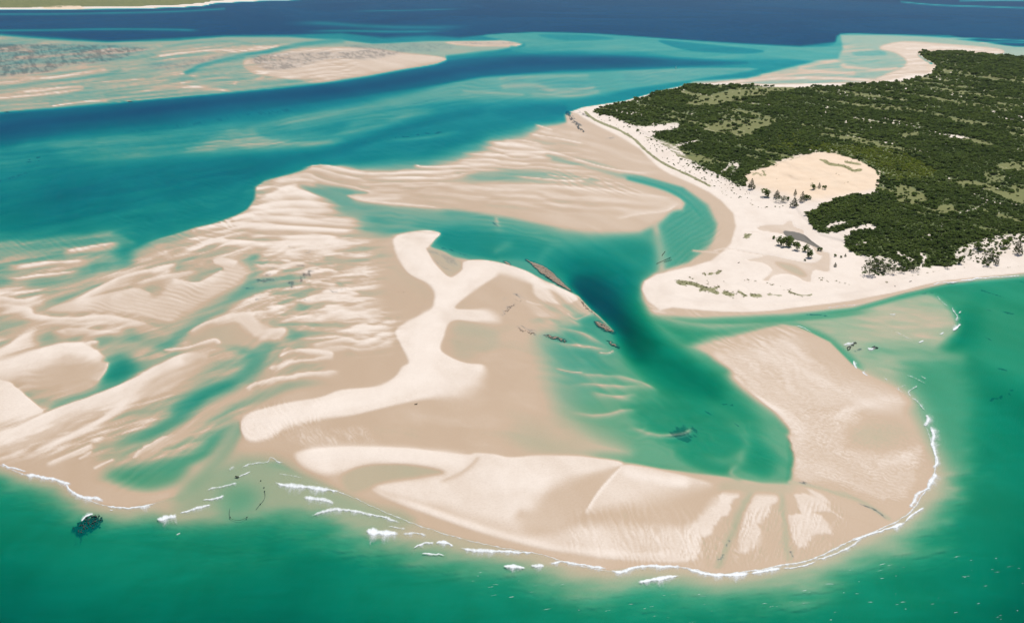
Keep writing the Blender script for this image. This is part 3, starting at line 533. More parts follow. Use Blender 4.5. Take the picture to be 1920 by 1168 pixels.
# brown-orange sand of the high dune and the red cliffs of the mainland
P("1385,330,8 1411,318 1450,305 1544,283 1610,295 1660,330 1650,352,8 1560,372,14 1500,372,16 1420,352", 1., 8, F=WARM)
P("85,8,2 150,9 148,17 85,17", 1.6, 2, F=WARM); P("1740,116,2 1775,122 1765,130 1740,135", .5, 4, F=WARM)
for q, wd in (("1547,302 1556,308 1583,312 1599,320 1614,319", 4), ("1586,304 1600,306 1613,308", 3.5), ("1538,300 1548,303", 2.5)): S(q, 1., wd, mode='max', F=GRASS, warp=3, wscale=9)
P("-2700,-66 600,-66 480,-2,1 400,2 380,6 340,9.5 250,12.5 120,14 0,15 -2700,24", 1., 1.2, F=VEG, curve=False)
for q, wd, a in (("1452,312 1470,303 1500,294", 2.5, .6), ("1412,328 1420,325 1428,330", 4, .7), ("1430,320 1436,330", 3, .8), ("1560,322 1575,328", 4, .3), ("1480,332 1500,338 1525,336", 5, .25), ("1556,346 1580,343 1600,340", 2, .4), ("1450,336 1470,334", 5, .2)): S(q, a, wd, mode='max', F=GRASS, warp=4, wscale=8)
P("-2700,-66 600,-66 480,-2,1 400,2 380,6 340,9.5 250,12.5 120,14 0,15 -2700,24", .62, 1.2, F=GRASS, curve=False)
# thicket
FOREST = "1112,210,3 1125,203 1170,192 1250,170 1300,159 1390,160 1480,164 1560,162 1640,157 1700,152 1743,141 1757,125 1742,114 1724,103 1732,97 1790,97 1850,103 1920,109 2900,180 2900,330 1920,453,3 1900,457 1885,472 1868,490 1850,500 1830,490 1800,494 1773,500 1727,500 1713,507 1673,513 1633,517 1619,512 1622,495 1626,480 1603,477 1587,463 1583,448 1593,438 1580,433 1557,438 1533,433 1520,420 1513,403 1527,391 1544,382 1575,371 1603,363 1620,367 1634,366 1645,354 1650,335 1638,317 1622,308 1606,300 1567,287 1544,286 1513,290 1477,297 1450,309 1441,313 1411,322 1399,331 1400,348 1385,352 1340,330 1300,318 1280,305 1262,285 1235,268 1205,255 1160,238 1130,222"
P(FOREST, 1., 3, F=VEG, curve=False, warp=8, wscale=22)
# open sand among the bushes along the western shore, and bare spots
SPARSE = np.zeros(SH)
S("88,13.5,2 110,12.5 135,12 150,12.5", .9, 2.2, F=SPARSE); S("60,14,1 90,14", .6, 1.2, F=SPARSE)
P("1108,214,4 1140,217 1170,228 1205,238 1262,231 1272,238 1235,248 1212,262 1240,268 1268,285 1278,302 1305,316 1345,335 1372,350 1395,362 1370,362 1330,347 1290,330 1250,308 1220,285 1195,262 1160,243", 1., 7, F=SPARSE)
P("1150,225,6 1210,238 1270,230 1268,242 1225,256 1265,272 1300,302 1345,325 1395,352 1380,364 1300,335 1230,292 1180,255", .7, 14, mode="max", F=SPARSE)
P("1618,480,6 1650,478 1690,490 1720,510 1680,515 1625,518", .55, 8, F=SPARSE); P("1790,470,5 1830,452 1870,440 1925,440 1925,470 1880,500 1840,502 1800,495", .62, 6, F=SPARSE)
for q, wd, a in [("1270,273 1290,268 1310,265", 3, .95), ("1355,322 1375,305 1382,315 1370,328", 6, .6), ("1683,474 1700,482 1712,490", 5, .85), ("1725,475 1735,482 1727,500", 4, .85), ("1728,448 1745,441 1765,440", 3, .9), ("1740,458 1745,450", 2, .9), ("1765,456 1775,454", 2, .9),
   ("1600,461 1625,455", 2, .85), ("1885,210 1860,210", 2.5, 1.), ("1908,219 1920,220", 2, .9), ("1746,308 1748,312", 1.5, .9), ("1800,400 1830,390 1850,380", 2, .7), ("1745,170 1765,171", 2, .8), ("1870,405 1880,392", 2, .6), ("1612,245 1614,238", 1.5, .8),
   ("1437,205 1445,193", 1.5, .7), ("1395,212 1420,214 1440,210", 2.5, .4), ("1290,213 1305,214", 2.5, .6), ("1400,167 1440,164 1500,164", 1.5, .6), ("1625,186 1640,190", 2.5, .6), ("1690,158 1715,162", 2, .4), ("1765,415 1768,425", 1.5, .9), ("1555,425 1570,418 1590,420", 7, .75)]:
    S(q, a, wd, mode='max', F=SPARSE, warp=4, wscale=9)
P("1570,436,3 1595,428 1625,420,2 1640,424 1640,430 1600,433 1590,442", 1., 3, F=SPARSE)
S("1400,330,8 1450,305 1510,288 1570,284 1612,298 1648,322 1655,350", .42, 8, mode='max', F=SPARSE, warp=8, wscale=12); S("1520,395,6 1560,374 1610,362 1645,360", .45, 7, mode='max', F=SPARSE, warp=8, wscale=12)
# meadows (grass) and lime green scrub
def GP(s, val, soft=5., **k): P(s, val, soft, mode='max', F=GRASS, **k)
GP("1284,196,3 1315,184 1360,172 1410,166 1470,163 1500,166 1450,174 1400,186 1340,198", 1., 5, warp=6, wscale=20); GP("1318,243,4 1335,230 1380,224 1440,224 1456,231 1425,243 1405,258 1360,252", .9, 6, warp=8, wscale=20)
GP("1350,212,4 1380,212 1390,222 1350,222", .6, 6, warp=6, wscale=14); GP("1230,212,6 1290,208 1300,222 1240,225", .5, 6, warp=6, wscale=14)
GP("1776,337,2 1794,337 1848,346 1880,359 1910,365 1950,385 1917,384 1880,370 1840,352 1794,346", 1., 3, warp=4, wscale=14); GP("1679,360,3 1683,346 1699,348 1708,350 1722,358 1740,372 1732,381 1686,381", 1., 3, warp=6, wscale=12)
GP("1752,391,3 1783,383 1797,399 1760,400", 1., 3, warp=6, wscale=12); GP("1871,316,2 1887,305 1960,305 1960,325", 1., 3); GP("1664,258,3 1690,250 1730,246 1720,255 1680,262", .7, 4, warp=6, wscale=12); GP("1800,258,3 1840,262 1870,275 1830,272", .7, 4, warp=6, wscale=12)
GP("1835,325,4 1870,318 1890,335 1850,345", .6, 5, warp=6, wscale=12); GP("1895,345,4 1930,350 1950,375 1905,375", .7, 5, warp=6, wscale=12)
P("1510,278,8 1560,272 1620,276 1690,287 1745,315 1752,330 1700,338 1665,338 1650,322 1625,305 1590,290", 1., 9, F=LIME)
P("1440,265,30 1540,262 1500,282 1450,290", .5, 20, F=LIME)
S("1098,211,3 1117,226 1160,244 1190,262 1215,286 1240,304 1270,319 1300,333 1330,349", 1., 8, mode='max', F=GRASS, warp=3, wscale=12, power=4.)
for q, wd, a in [("1272,530 1295,532 1320,540 1345,548", 5.5, .95), ("1315,545 1340,540 1348,537", 3, .9), ("1360,548 1375,553", 5, .95), ("1385,546 1395,553", 5, .95), ("1410,552 1425,555", 4, .8), ("1440,553 1465,555", 3, .7), ("1480,546 1500,553 1520,552", 3, .7), ("1322,514 1335,512 1350,509", 2.5, .9), ("1294,521 1305,521", 2, .5), ("1328,530 1328,522", 3, .45), ("1358,528 1368,531", 3, .45), ("1398,440 1400,446 1405,440", 4, .8), ("1530,518 1550,525 1590,533", 4, .35), ("1400,525 1460,537 1480,540", 6, .3), ("1340,505 1400,515 1420,512", 4, .2), ("1700,519 1760,508 1820,500 1870,502 1930,498", 1.2, .5), ("1650,532 1700,521", 1.3, .5), ("1400,378 1440,392 1450,400", 6, .25), ("1335,352 1370,370 1390,384", 5, .35)]:
    S(q, a, wd * 1.15, mode='max', F=GRASS, warp=5, wscale=8, power=3.)
ru, rv = (UU * .9 + VV * 1.6) / (16 * sc), (VV * 3.4 - UU * .28) / (16 * sc)
pat = fbm(ru + 1.5 * fbm(ru * .6, rv * .6, 37, 3), rv + 1.5 * fbm(ru * .6 + 9, rv * .6, 38, 3), 33, 5, .62) * .5 + .5
WEED = np.clip(WEED * np.where(VV < 200, .45 + .25 * smooth((pat - .35) / .3), 1.25 * smooth((pat - .40) / .22)), 0, 1)
spk = fbm(UU / (9 * sc), VV * 2.2 / (9 * sc), 41, 3) + .45 * fbm(UU / (120 * sc), VV * 3 / (120 * sc), 43, 3)
P("1468,434,1.5 1490,435 1509,441 1522,452 1543,467 1530,464 1505,453 1480,447", 1., 2, F=WEED)
SPARSE = np.clip(np.maximum(SPARSE, 1.0 * (VV > 60) * smooth((spk - .56) / .14)), 0, 1)
ops = fbm(UU / (45 * sc) + 3, VV * 4. / (45 * sc), 45, 4) + .3 * np.clip((330 - VV) / 200, 0, 1)
GRASS = np.maximum(GRASS, .75 * smooth((ops - .27) / .22) * (VEG > .5))
VEGD = VEG * (1 - SPARSE)
MEAN = np.clip(1.5 * (fbm(UU / (40 * sc), VV * 3. / (40 * sc), 35, 4) * .5 + .5) - .3, 0, 1)
# ------------------------------------------------------------------ node helpers
class NT:
    def __init__(s, name):
        s.m = bpy.data.materials.new(name); s.m.use_nodes = True
        s.t = s.m.node_tree; s.t.nodes.clear()
        s.out = s.t.nodes.new('ShaderNodeOutputMaterial')
    def n(s, typ, ins=None, **kw):
        d = s.t.nodes.new('ShaderNode' + typ)
        for k, v in kw.items(): setattr(d, k, v)
        for k, v in (ins or {}).items():
            if hasattr(v, 'is_output'): s.t.links.new(v, d.inputs[k])
            elif v is not None: d.inputs[k].default_value = v
        return d
    def attr(s, name): return s.n('Attribute', attribute_name=name).outputs['Fac']
    def math(s, op, a, b=None, c=None, clamp=False):
        ins = {0: a}
        if b is not None: ins[1] = b
        if c is not None: ins[2] = c
        return s.n('Math', ins, operation=op, use_clamp=clamp).outputs[0]
    def ramp(s, x, lo, hi, a=0., b=1.):
        return s.n('MapRange', {0: x, 1: lo, 2: hi, 3: a, 4: b}, interpolation_type='SMOOTHSTEP').outputs[0]
    def mix(s, f, a, b, blend='MIX'):
        d = s.n('Mix', data_type='RGBA', blend_type=blend)
        for k, v in ((0, f), (6, a), (7, b)):
            if hasattr(v, 'is_output'): s.t.links.new(v, d.inputs[k])
            else: d.inputs[k].default_value = v if k == 0 else (*v, 1)
        return d.outputs[2]
    def noise(s, vec, scale, detail=4., rough=.55, dist=0.):
        return s.n('TexNoise', {'Vector': vec, 'Scale': scale, 'Detail': detail, 'Roughness': rough, 'Distortion': dist}).outputs['Fac']
    def pos(s, sx=1., sy=1., sz=1., rot=0.):
        g = s.n('NewGeometry').outputs['Position']
        return s.n('Mapping', {'Vector': g, 'Rotation': (0, 0, rot), 'Scale': (sx, sy, sz)}).outputs[0]
    def link(s, a, b): s.t.links.new(a, b)
    def surface(s, x): s.t.links.new(x, s.out.inputs['Surface'])

# ------------------------------------------------------------------ materials of the setting
def ground_material():
    t = NT('sand_ground')
    P1 = t.pos()
    n1 = t.noise(P1, .05, 5.); n2 = t.noise(P1, .6, 4.); n3 = t.noise(t.pos(.02, .006), 1., 4.)
    wet, weed, veg, grass, warm, lime = [t.attr(k) for k in ('wet', 'weed', 'veg', 'grass', 'warm', 'lime')]
    # wetness with an uneven drying front
    wv = t.math('ADD', wet, t.math('MULTIPLY', t.math('SUBTRACT', n2, .5), .22))
    wv = t.ramp(wv, .04, .96)
    dry = t.mix(n1, (.70, .60, .51), (.80, .705, .615))
    dry = t.mix(t.math('MULTIPLY', t.ramp(n2, .45, .75), .25), dry, (.60, .52, .44))
    dry = t.mix(t.math('MULTIPLY', t.ramp(t.noise(t.pos(.03, .012), 1., 6., .65), .42, .7), .32), dry, (.58, .475, .385))
    dry = t.mix(warm, dry, t.mix(n1, (.69, .515, .36), (.80, .645, .485)))
    wetc = t.mix(n3, (.42, .295, .190), (.495, .365, .25))
    col = t.mix(wv, dry, wetc)
    # sea grass, algae mats, reef rubble
    wd = t.ramp(t.math('ADD', weed, t.math('MULTIPLY', t.math('SUBTRACT', t.noise(P1, .35, 6., .7), .5), 1.1)), .35, .75)
    wd = t.math('MULTIPLY', wd, t.ramp(weed, .02, .3))
    col = t.mix(t.math('MULTIPLY', t.ramp(weed, .0, .8), .6), col, (.27, .245, .215))
    col = t.mix(t.math('MULTIPLY', wd, .85), col, (.075, .07, .055))
    # undergrowth and grass
    scrub = t.mix(t.noise(P1, .12, 5.), (.060, .092, .026), (.125, .150, .05))
    vg = t.ramp(t.math('ADD', veg, t.math('MULTIPLY', t.math('SUBTRACT', t.noise(P1, .22, 5., .65), .5), .9)), .38, .62)
    col = t.mix(vg, col, scrub)
    mead = t.mix(t.noise(P1, .15, 5.), (.14, .155, .042), (.22, .215, .08))
    gv = t.ramp(t.math('ADD', grass, t.math('MULTIPLY', t.math('SUBTRACT', t.noise(P1, .45, 5., .7), .5), .9)), .35, .75)
    gv = t.math('MULTIPLY', gv, t.ramp(grass, .03, .3))
    col = t.mix(t.math('MULTIPLY', gv, .85), col, mead)
    col = t.mix(t.math('MULTIPLY', lime, .8), col, (.10, .125, .03))
    # sand ripples: fine relief
    r1 = t.n('TexWave', {'Vector': t.pos(1, 1, 1, .5), 'Scale': .16, 'Distortion': 6., 'Detail': 3., 'Detail Scale': .6}, wave_type='BANDS').outputs['Fac']
    hgt = t.math('ADD', t.math('MULTIPLY', r1, .12), t.math('MULTIPLY', n2, .22))
    bump = t.n('Bump', {'Strength': .35, 'Distance': .6, 'Height': hgt}).outputs[0]
    rough = t.math('SUBTRACT', .95, t.math('MULTIPLY', wv, .35))
    b = t.n('BsdfPrincipled', {'Base Color': col, 'Roughness': rough, 'Normal': bump, 'Specular IOR Level': .25})
    t.surface(b.outputs[0])
    return t.m

def water_material():
    t = NT('sea_water')
    d = t.attr('depth'); blue = t.attr('blue')
    def att(k): return t.math('EXPONENT', t.math('MULTIPLY', d, -k))
    tr = t.n('CombineColor', {0: att(1.10), 1: att(.30), 2: att(.48)}).outputs[0]
    trb = t.n('CombineColor', {0: att(1.75), 1: att(.36), 2: att(.27)}).outputs[0]
    tcol = t.mix(blue, tr, trb)
    # light scattered back by the water itself
    P1 = t.pos(.004, .0016)
    turb = t.ramp(t.math('ADD', t.math('MULTIPLY', t.noise(P1, 5., 7., .68, .6), .55), t.math('MULTIPLY', t.noise(t.pos(.012, .05, 1, -.12), 1., 6., .7, .8), .45)), .34, .66)
    turb = t.mix(t.math('MULTIPLY', blue, .65), turb, t.ramp(t.noise(t.pos(.0007, .0004, 1, .1), 1., 8., .7, 1.), .35, .65))
    body = t.mix(blue, (.000, .068, .064), (.000, .066, .105))
    body = t.mix(turb, body, t.mix(blue, (.000, .114, .102), (.002, .088, .135)))
    body = t.mix(t.ramp(d, 2.0, 5.2), body, t.mix(blue, (.0, .012, .026), (.003, .040, .105)))
    body = t.mix(t.math('MULTIPLY', blue, t.math('MULTIPLY', turb, .5)), body, (.006, .085, .17))
    sc = t.math('SUBTRACT', 1., t.math('EXPONENT', t.math('MULTIPLY', d, -.8)))
    rip = t.math('ADD', .62, t.math('MULTIPLY', t.math('ADD', t.math('MULTIPLY', t.noise(t.pos(.05, .2, 1, .2), 1., 6., .7), .5), t.math('MULTIPLY', t.noise(t.pos(.3, .9, 1, .3), 1., 4., .7), .5)), .76))  # light and dark of the wavelets, put into the body colour
    bcol = t.mix(1., t.mix(sc, (0, 0, 0), body), t.n('CombineColor', {0: rip, 1: rip, 2: rip}).outputs[0], 'MULTIPLY')
    w1 = t.noise(t.pos(.11, .30, 1, .35), 1., 5., .6); w2 = t.noise(t.pos(.55, 1.1, 1, .3), 1., 3.)
    bump = t.n('Bump', {'Strength': .5, 'Distance': 1., 'Height': t.math('ADD', t.math('MULTIPLY', w1, .5), t.math('MULTIPLY', w2, .12))}).outputs[0]
    dif = t.n('BsdfDiffuse', {'Color': bcol})
    tra = t.n('BsdfTransparent', {'Color': tcol})
    add = t.n('AddShader', {0: dif.outputs[0], 1: tra.outputs[0]})
    gl = t.n('BsdfGlossy', {'Color': (1, 1, 1, 1), 'Roughness': .13, 'Normal': bump})
    fr = t.n('Fresnel', {'IOR': 1.33}).outputs[0]
    # wave slopes keep the sea from turning into a mirror near the horizon
    fr = t.math('MULTIPLY', t.math('POWER', fr, 1.6), .07)
    fr = t.math('MULTIPLY', fr, t.ramp(d, 0., .2, .25, 1.))
    mx = t.n('MixShader', {0: fr, 1: add.outputs[0], 2: gl.outputs[0]})
    t.surface(mx.outputs[0])
    return t.m

M_GROUND = ground_material(); M_WATER = water_material()

# ------------------------------------------------------------------ ground and sea
def grid_mesh(name, X, Y, Z, mask, attrs, mat, normals=None):
    """faces of the survey lattice where mask (cells) holds"""
    ni, nj = X.shape
    ci, cj = np.nonzero(mask)
    quad = np.stack([ci * nj + cj, (ci + 1) * nj + cj, (ci + 1) * nj + cj + 1, ci * nj + cj + 1], 1)
    used, inv = np.unique(quad.ravel(), return_inverse=True)
    co = np.stack([X.ravel()[used], Y.ravel()[used], Z.ravel()[used]], 1).astype(np.float32)
    me = bpy.data.meshes.new(name)
    n = len(quad)
    me.vertices.add(len(used)); me.vertices.foreach_set('co', co.ravel())
    me.loops.add(n * 4); me.loops.foreach_set('vertex_index', inv.astype(np.int32).ravel())
    me.polygons.add(n); me.polygons.foreach_set('loop_start', np.arange(0, n * 4, 4, dtype=np.int32))
    me.update(calc_edges=True)
    me.polygons.foreach_set('use_smooth', np.ones(n, bool))
    for k, A in attrs.items():
        a = me.attributes.new(k, 'FLOAT', 'POINT'); a.data.foreach_set('value', A.ravel()[used].astype(np.float32))
    if normals is not None:
        me.normals_split_custom_set_from_vertices(normals.reshape(-1, 3)[used].tolist())
    me.materials.append(mat)
    o = bpy.data.objects.new(name, me); COL.objects.link(o)
    return o

def tag(o, label=None, cat=None, group=None, kind=None):
    if label: o['label'] = label
    if cat: o['category'] = cat
    if group: o['group'] = group
    if kind: o['kind'] = kind
    return o

# metres: the flats are low and the lagoon shallow
Z = np.where(H < 0, .33 * H, np.where(H < 1.7, .42 * H, .714 + (H - 1.7) * .9))
GX, GY = ray_point(UU, VV, Z)
Pv = np.stack([GX, GY, Z], -1)
du = np.gradient(Pv, axis=1); dv = np.gradient(Pv, axis=0)
NRM = np.cross(du, -dv); NRM /= np.linalg.norm(NRM, axis=-1, keepdims=True)
NRM[NRM[..., 2] < 0] *= -1
WET = 1 - np.clip((H - .0) / .85, 0, 1) ** .8 * (1 - .0 * H)
def cells(A): return (A[:-1, :-1] + A[1:, :-1] + A[:-1, 1:] + A[1:, 1:]) / 4
def region(s, soft=2., curve=True):
    F = np.zeros(SH); P(s, 1., soft, F=F, curve=curve); return cells(F) > .5
R_isl = region(ISL, curve=False); R_dune = region("1398,334 1411,323 1450,309 1500,293 1544,286 1605,297 1650,328 1648,352 1600,364 1540,383 1500,385 1440,362 1405,345") & R_isl
R_bar = region(BAR) & ~R_isl
R_main = (cells(VV) < 40) & (cells(UU) < 700) & (cells(H) > 0) & ~R_isl
R_fore = region("530,850 640,832 900,846 1170,860 1340,890 1440,905 1486,900 1482,800 1390,712 1330,668 1400,630 1467,606 1523,623 1600,683 1717,750 1753,865 1707,958 1527,1045 1347,1075 1140,1068 940,1025 707,952 560,890") & (cells(H) > -.3) & ~R_bar
R_far = (cells(VV) < 225) & (cells(UU) < 1000) & (cells(H) > -.5) & ~R_main & ~R_isl
at = {'wet': WET, 'weed': WEED, 'veg': VEGD, 'grass': GRASS, 'warm': WARM, 'lime': LIME}
rest = np.ones(R_isl.shape, bool)
for nm, R in (('island', R_isl & ~R_dune), ('sand_dune', R_dune), ('sandbar', R_bar), ('mainland', R_main), ('sandbank', R_fore), ('far_sand_flat', R_far)):
    tag(grid_mesh(nm, GX, GY, Z, R & rest, at, M_GROUND, NRM), kind='structure'); rest &= ~R
tag(grid_mesh('seabed', GX, GY, Z, rest, at, M_GROUND, NRM), kind='structure')
WX, WY = ray_point(UU, VV, 0.)
Hmin = np.minimum(np.minimum(H[:-1, :-1], H[1:, :-1]), np.minimum(H[:-1, 1:], H[1:, 1:]))
sea_o = grid_mesh('sea', WX, WY, np.zeros(SH), Hmin < .15, {'depth': np.maximum(-Z, 0), 'blue': BLUE}, M_WATER)
tag(sea_o, kind='structure')
# ------------------------------------------------------------------ helpers for things
def sample(F, u, v):
    u = np.atleast_1d(np.asarray(u, float)); v = np.atleast_1d(np.asarray(v, float))
    j = np.clip(np.searchsorted(US, u) - 1, 0, len(US) - 2); i = np.clip(np.searchsorted(VS, v) - 1, 0, len(VS) - 2)
    a = np.clip((u - US[j]) / (US[j + 1] - US[j]), 0, 1); b = np.clip((v - VS[i]) / (VS[i + 1] - VS[i]), 0, 1)
    return (F[i, j] * (1 - a) + F[i, j + 1] * a) * (1 - b) + (F[i + 1, j] * (1 - a) + F[i + 1, j + 1] * a) * b

def ground_at(u, v, lift=0., water=False):
    z = sample(Z, u, v)
    if water: z = np.maximum(z, 0.)
    x, y = ray_point(u, v, z)
    return np.stack([x, y, z + lift], -1)

def ppm(v): return (v - HZ) / HCAM          # photo px per metre across the view at row v

def mesh_obj(name, verts, faces, mat, parent=None, attrs=None, smooth_=False, loc=None):
    me = bpy.data.meshes.new(name); me.from_pydata([tuple(map(float, q)) for q in verts], [], faces)
    if smooth_: me.polygons.foreach_set('use_smooth', np.ones(len(me.polygons), bool))
    for k, A in (attrs or {}).items():
        a = me.attributes.new(k, 'FLOAT', 'POINT'); a.data.foreach_set('value', np.asarray(A, np.float32))
    if mat: me.materials.append(mat)
    o = bpy.data.objects.new(name, me); COL.objects.link(o)
    if parent: o.parent = parent
    if loc is not None: o.location = loc
    return o

def empty(name, loc, rz=0., s=1.):
    o = bpy.data.objects.new(name, None); COL.objects.link(o); o.location = loc; o.rotation_euler = (0, 0, rz)
    o.scale = (s, s, s) if not hasattr(s, '__len__') else s
    o.empty_display_size = .5
    return o

# ------------------------------------------------------------------ foliage
def leaf_material(name, a, b, c):
    t = NT(name)
    rnd = t.n('ObjectInfo').outputs['Random']
    tint = t.attr('tint')
    col = t.mix(rnd, a, b)
    col = t.mix(t.ramp(t.noise(t.pos(), .012, 5., .65), .35, .65), t.mix(.35, col, (.03, .055, .012)), t.mix(.55, col, c))
    col = t.mix(t.math('MULTIPLY', tint, .55), col, c)
    d = t.n('BsdfPrincipled', {'Base Color': col, 'Roughness': .6, 'Specular IOR Level': .3})
    tr = t.n('BsdfTranslucent', {'Color': col})
    t.surface(t.n('MixShader', {0: .45, 1: d.outputs[0], 2: tr.outputs[0]}).outputs[0])
    return t.m
def plain_material(name, col, rough=.85, var=.25, scale=3.):
    t = NT(name); P1 = t.pos()
    c = t.mix(t.noise(P1, scale, 4.), tuple(x * (1 - var) for x in col), tuple(min(1, x * (1 + var)) for x in col))
    t.surface(t.n('BsdfPrincipled', {'Base Color': c, 'Roughness': rough}).outputs[0])
    return t.m
M_LEAF = leaf_material('thicket_leaves', (.068, .130, .028), (.125, .195, .044), (.20, .255, .06))
M_CASU = leaf_material('needle_leaves', (.055, .075, .026), (.095, .11, .042), (.14, .155, .065))
M_LIME = leaf_material('scrub_leaves', (.16, .24, .022), (.24, .29, .035), (.28, .32, .05))
M_GRASS = leaf_material('dune_grass_blades', (.14, .145, .045), (.21, .20, .08), (.27, .25, .12))
M_BARK = plain_material('bark', (.09, .07, .055)); M_TWIG = plain_material('dry_wood', (.10, .075, .055))

def leaf_cloud(n, shape, size, seed):
    """many small bent leaf clumps spread through a crown"""
    r = np.random.default_rng(seed); V = []; F = []; T = []
    for _ in range(n):
        p, sz = shape(r)
        a, b = r.normal(size=3), r.normal(size=3); a /= np.linalg.norm(a); b -= a * b.dot(a); b /= np.linalg.norm(b)
        s = size * sz * r.uniform(.6, 1.3); i = len(V); tt = r.random()
        up = np.array([0, 0, .25 * s])
        V += [p - a * s, p - b * s * .55 + up, p + a * s, p + b * s * .55 + up]; F += [(i, i + 1, i + 2), (i, i + 2, i + 3)]; T += [tt] * 4
    return V, F, T
def bush_shape(w, h, lobes, seed):
    q = np.random.default_rng(seed)
    C = [(q.uniform(-.6, .6) * w / 2, q.uniform(-.6, .6) * w / 2, q.uniform(.30, .68) * h, q.uniform(.5, .8)) for _ in range(lobes)]
    def f(r):
        c = C[r.integers(len(C))]
        d = r.normal(size=3); d /= np.linalg.norm(d); rad = r.uniform(.55, 1.) ** .6
        return np.array([c[0] + d[0] * rad * w * .34 * c[3], c[1] + d[1] * rad * w * .34 * c[3], max(.06 * h, c[2] + d[2] * rad * h * .46 * c[3])]), 1.
    return f
def cone_shape(w, h):
    def f(r):
        t = r.random() ** 1.25; a = r.uniform(0, 6.283); rad = (1 - t) ** .8 * w / 2 * (.35 + .65 * r.random() ** .5) * (1 + .25 * math.sin(a * 3 + t * 9))
        return np.array([math.cos(a) * rad, math.sin(a) * rad, h * (.10 + .9 * t)]), 1 - .55 * t
    return f
def open_shape(w, h):
    def f(r):
        k = r.integers(9); a = k * 2.39; R = w / 2 * (.35 + .6 * ((k * 37) % 10) / 10); z = h * (.3 + .6 * ((k * 53) % 10) / 10)
        d = r.normal(size=3) * np.array([w * .10, w * .10, h * .10])
        return np.array([math.cos(a) * R, math.sin(a) * R, z]) + d, .8
    return f
def trunk_geo(h, r0, branches, spread, seed):
    r = np.random.default_rng(seed); V = []; F = []
    def limb(p, q, ra, rb):
        p = np.array(p, float); q = np.array(q, float); ax = q - p; ax /= np.linalg.norm(ax)
        u = np.cross(ax, (0.3, .9, .1)); u /= np.linalg.norm(u); w = np.cross(ax, u); i = len(V)
        for c, rr in ((p, ra), (q, rb)):
            for k in range(5): V.append(c + (u * math.cos(k * 1.2566) + w * math.sin(k * 1.2566)) * rr)
        for k in range(5): F.append((i + k, i + (k + 1) % 5, i + 5 + (k + 1) % 5, i + 5 + k))
    mid = (r.uniform(-.1, .1) * h, r.uniform(-.1, .1) * h, h * .5)
    limb((0, 0, -.3), mid, r0, r0 * .7); limb(mid, (mid[0] * 1.4, mid[1] * 1.4, h * .9), r0 * .7, r0 * .25)
    for k in range(branches):
        a = k * 2.4 + r.random(); z = h * r.uniform(.25, .6)
        limb((mid[0] * z / h, mid[1] * z / h, z), (math.cos(a) * spread, math.sin(a) * spread, z + h * .25), r0 * .4, r0 * .12)
    return V, F
LIB = bpy.data.collections.new('foliage_models')
def lib_mesh(name, V, F, mat, T=None):
    me = bpy.data.meshes.new(name); me.from_pydata([tuple(map(float, q)) for q in V], [], F); me.materials.append(mat)
    if T is not None:
        a = me.attributes.new('tint', 'FLOAT', 'POINT'); a.data.foreach_set('value', np.asarray(T, np.float32))
    return me
CROWN, TRUNK = {}, {}
for k in range(4):
    CROWN['bush', k] = lib_mesh('crown', *leaf_cloud(170, bush_shape(5.2, 3.2, 5, 11 + k), .62, 21 + k)[:2], M_LEAF, leaf_cloud(170, bush_shape(5.2, 3.2, 5, 11 + k), .62, 21 + k)[2])
    TRUNK['bush', k] = lib_mesh('trunk', *trunk_geo(2.4, .13, 5, 1.3, k), M_BARK)
for k in range(3):
    V, F, T = leaf_cloud(300, cone_shape(5.0, 9.5), .62, 41 + k); CROWN['casuarina', k] = lib_mesh('crown', V, F, M_CASU, T)
    TRUNK['casuarina', k] = lib_mesh('trunk', *trunk_geo(9., .17, 7, 1.5, 20 + k), M_BARK)
    V, F, T = leaf_cloud(240, open_shape(8., 7.), .62, 51 + k); CROWN['open', k] = lib_mesh('crown', V, F, M_CASU, T)
    TRUNK['open', k] = lib_mesh('trunk', *trunk_geo(6.2, .16, 9, 2.8, 30 + k), M_BARK)
    V, F, T = leaf_cloud(260, bush_shape(6., 6.2, 6, 60 + k), .6, 61 + k); CROWN['mangrove', k] = lib_mesh('crown', V, F, M_LEAF, T)
    TRUNK['mangrove', k] = lib_mesh('trunk', *trunk_geo(4.4, .16, 7, 1.8, 40 + k), M_BARK)
def join(parts):
    V, F = [], []
    for v, f in parts:
        i = len(V); V += list(v); F += [tuple(k + i for k in q) for q in f]
    return V, F
def lib_object(name, V, F, mats, T=None, idx=None):
    me = lib_mesh(name, V, F, mats[0], T)
    for m in mats[1:]: me.materials.append(m)
    o = bpy.data.objects.new(name, me); LIB.objects.link(o); return o
for k in range(5):      # 0-4 thicket crowns
    V, F, T = leaf_cloud(95, bush_shape(5.6, 2.5, 4, 70 + k), .85, 80 + k); lib_object('foliage_a%d' % k, V, F, [M_LEAF], T)
for k in range(2):      # 5-6 lime scrub
    V, F, T = leaf_cloud(60, bush_shape(4.6, 1.5, 3, 90 + k), .7, 95 + k); lib_object('foliage_b%d' % k, V, F, [M_LIME], T)
for k in range(2):      # 7-8 dune grass
    r = np.random.default_rng(k); V, F, T = [], [], []
    for q in range(26):
        a, rad = r.uniform(0, 6.28), r.random() ** .5 * .7; b = np.array([math.cos(a) * rad, math.sin(a) * rad, -.05]); l = r.uniform(.35, .75)
        tip = b + np.array([math.cos(a) * .25 + r.normal() * .1, math.sin(a) * .25 + r.normal() * .1, l]); w = np.array([-math.sin(a), math.cos(a), 0]) * .07
        i = len(V); V += [b - w, b + w, tip]; F.append((i, i + 1, i + 2)); T += [r.random()] * 3
    lib_object('foliage_c%d' % k, V, F, [M_GRASS], T)

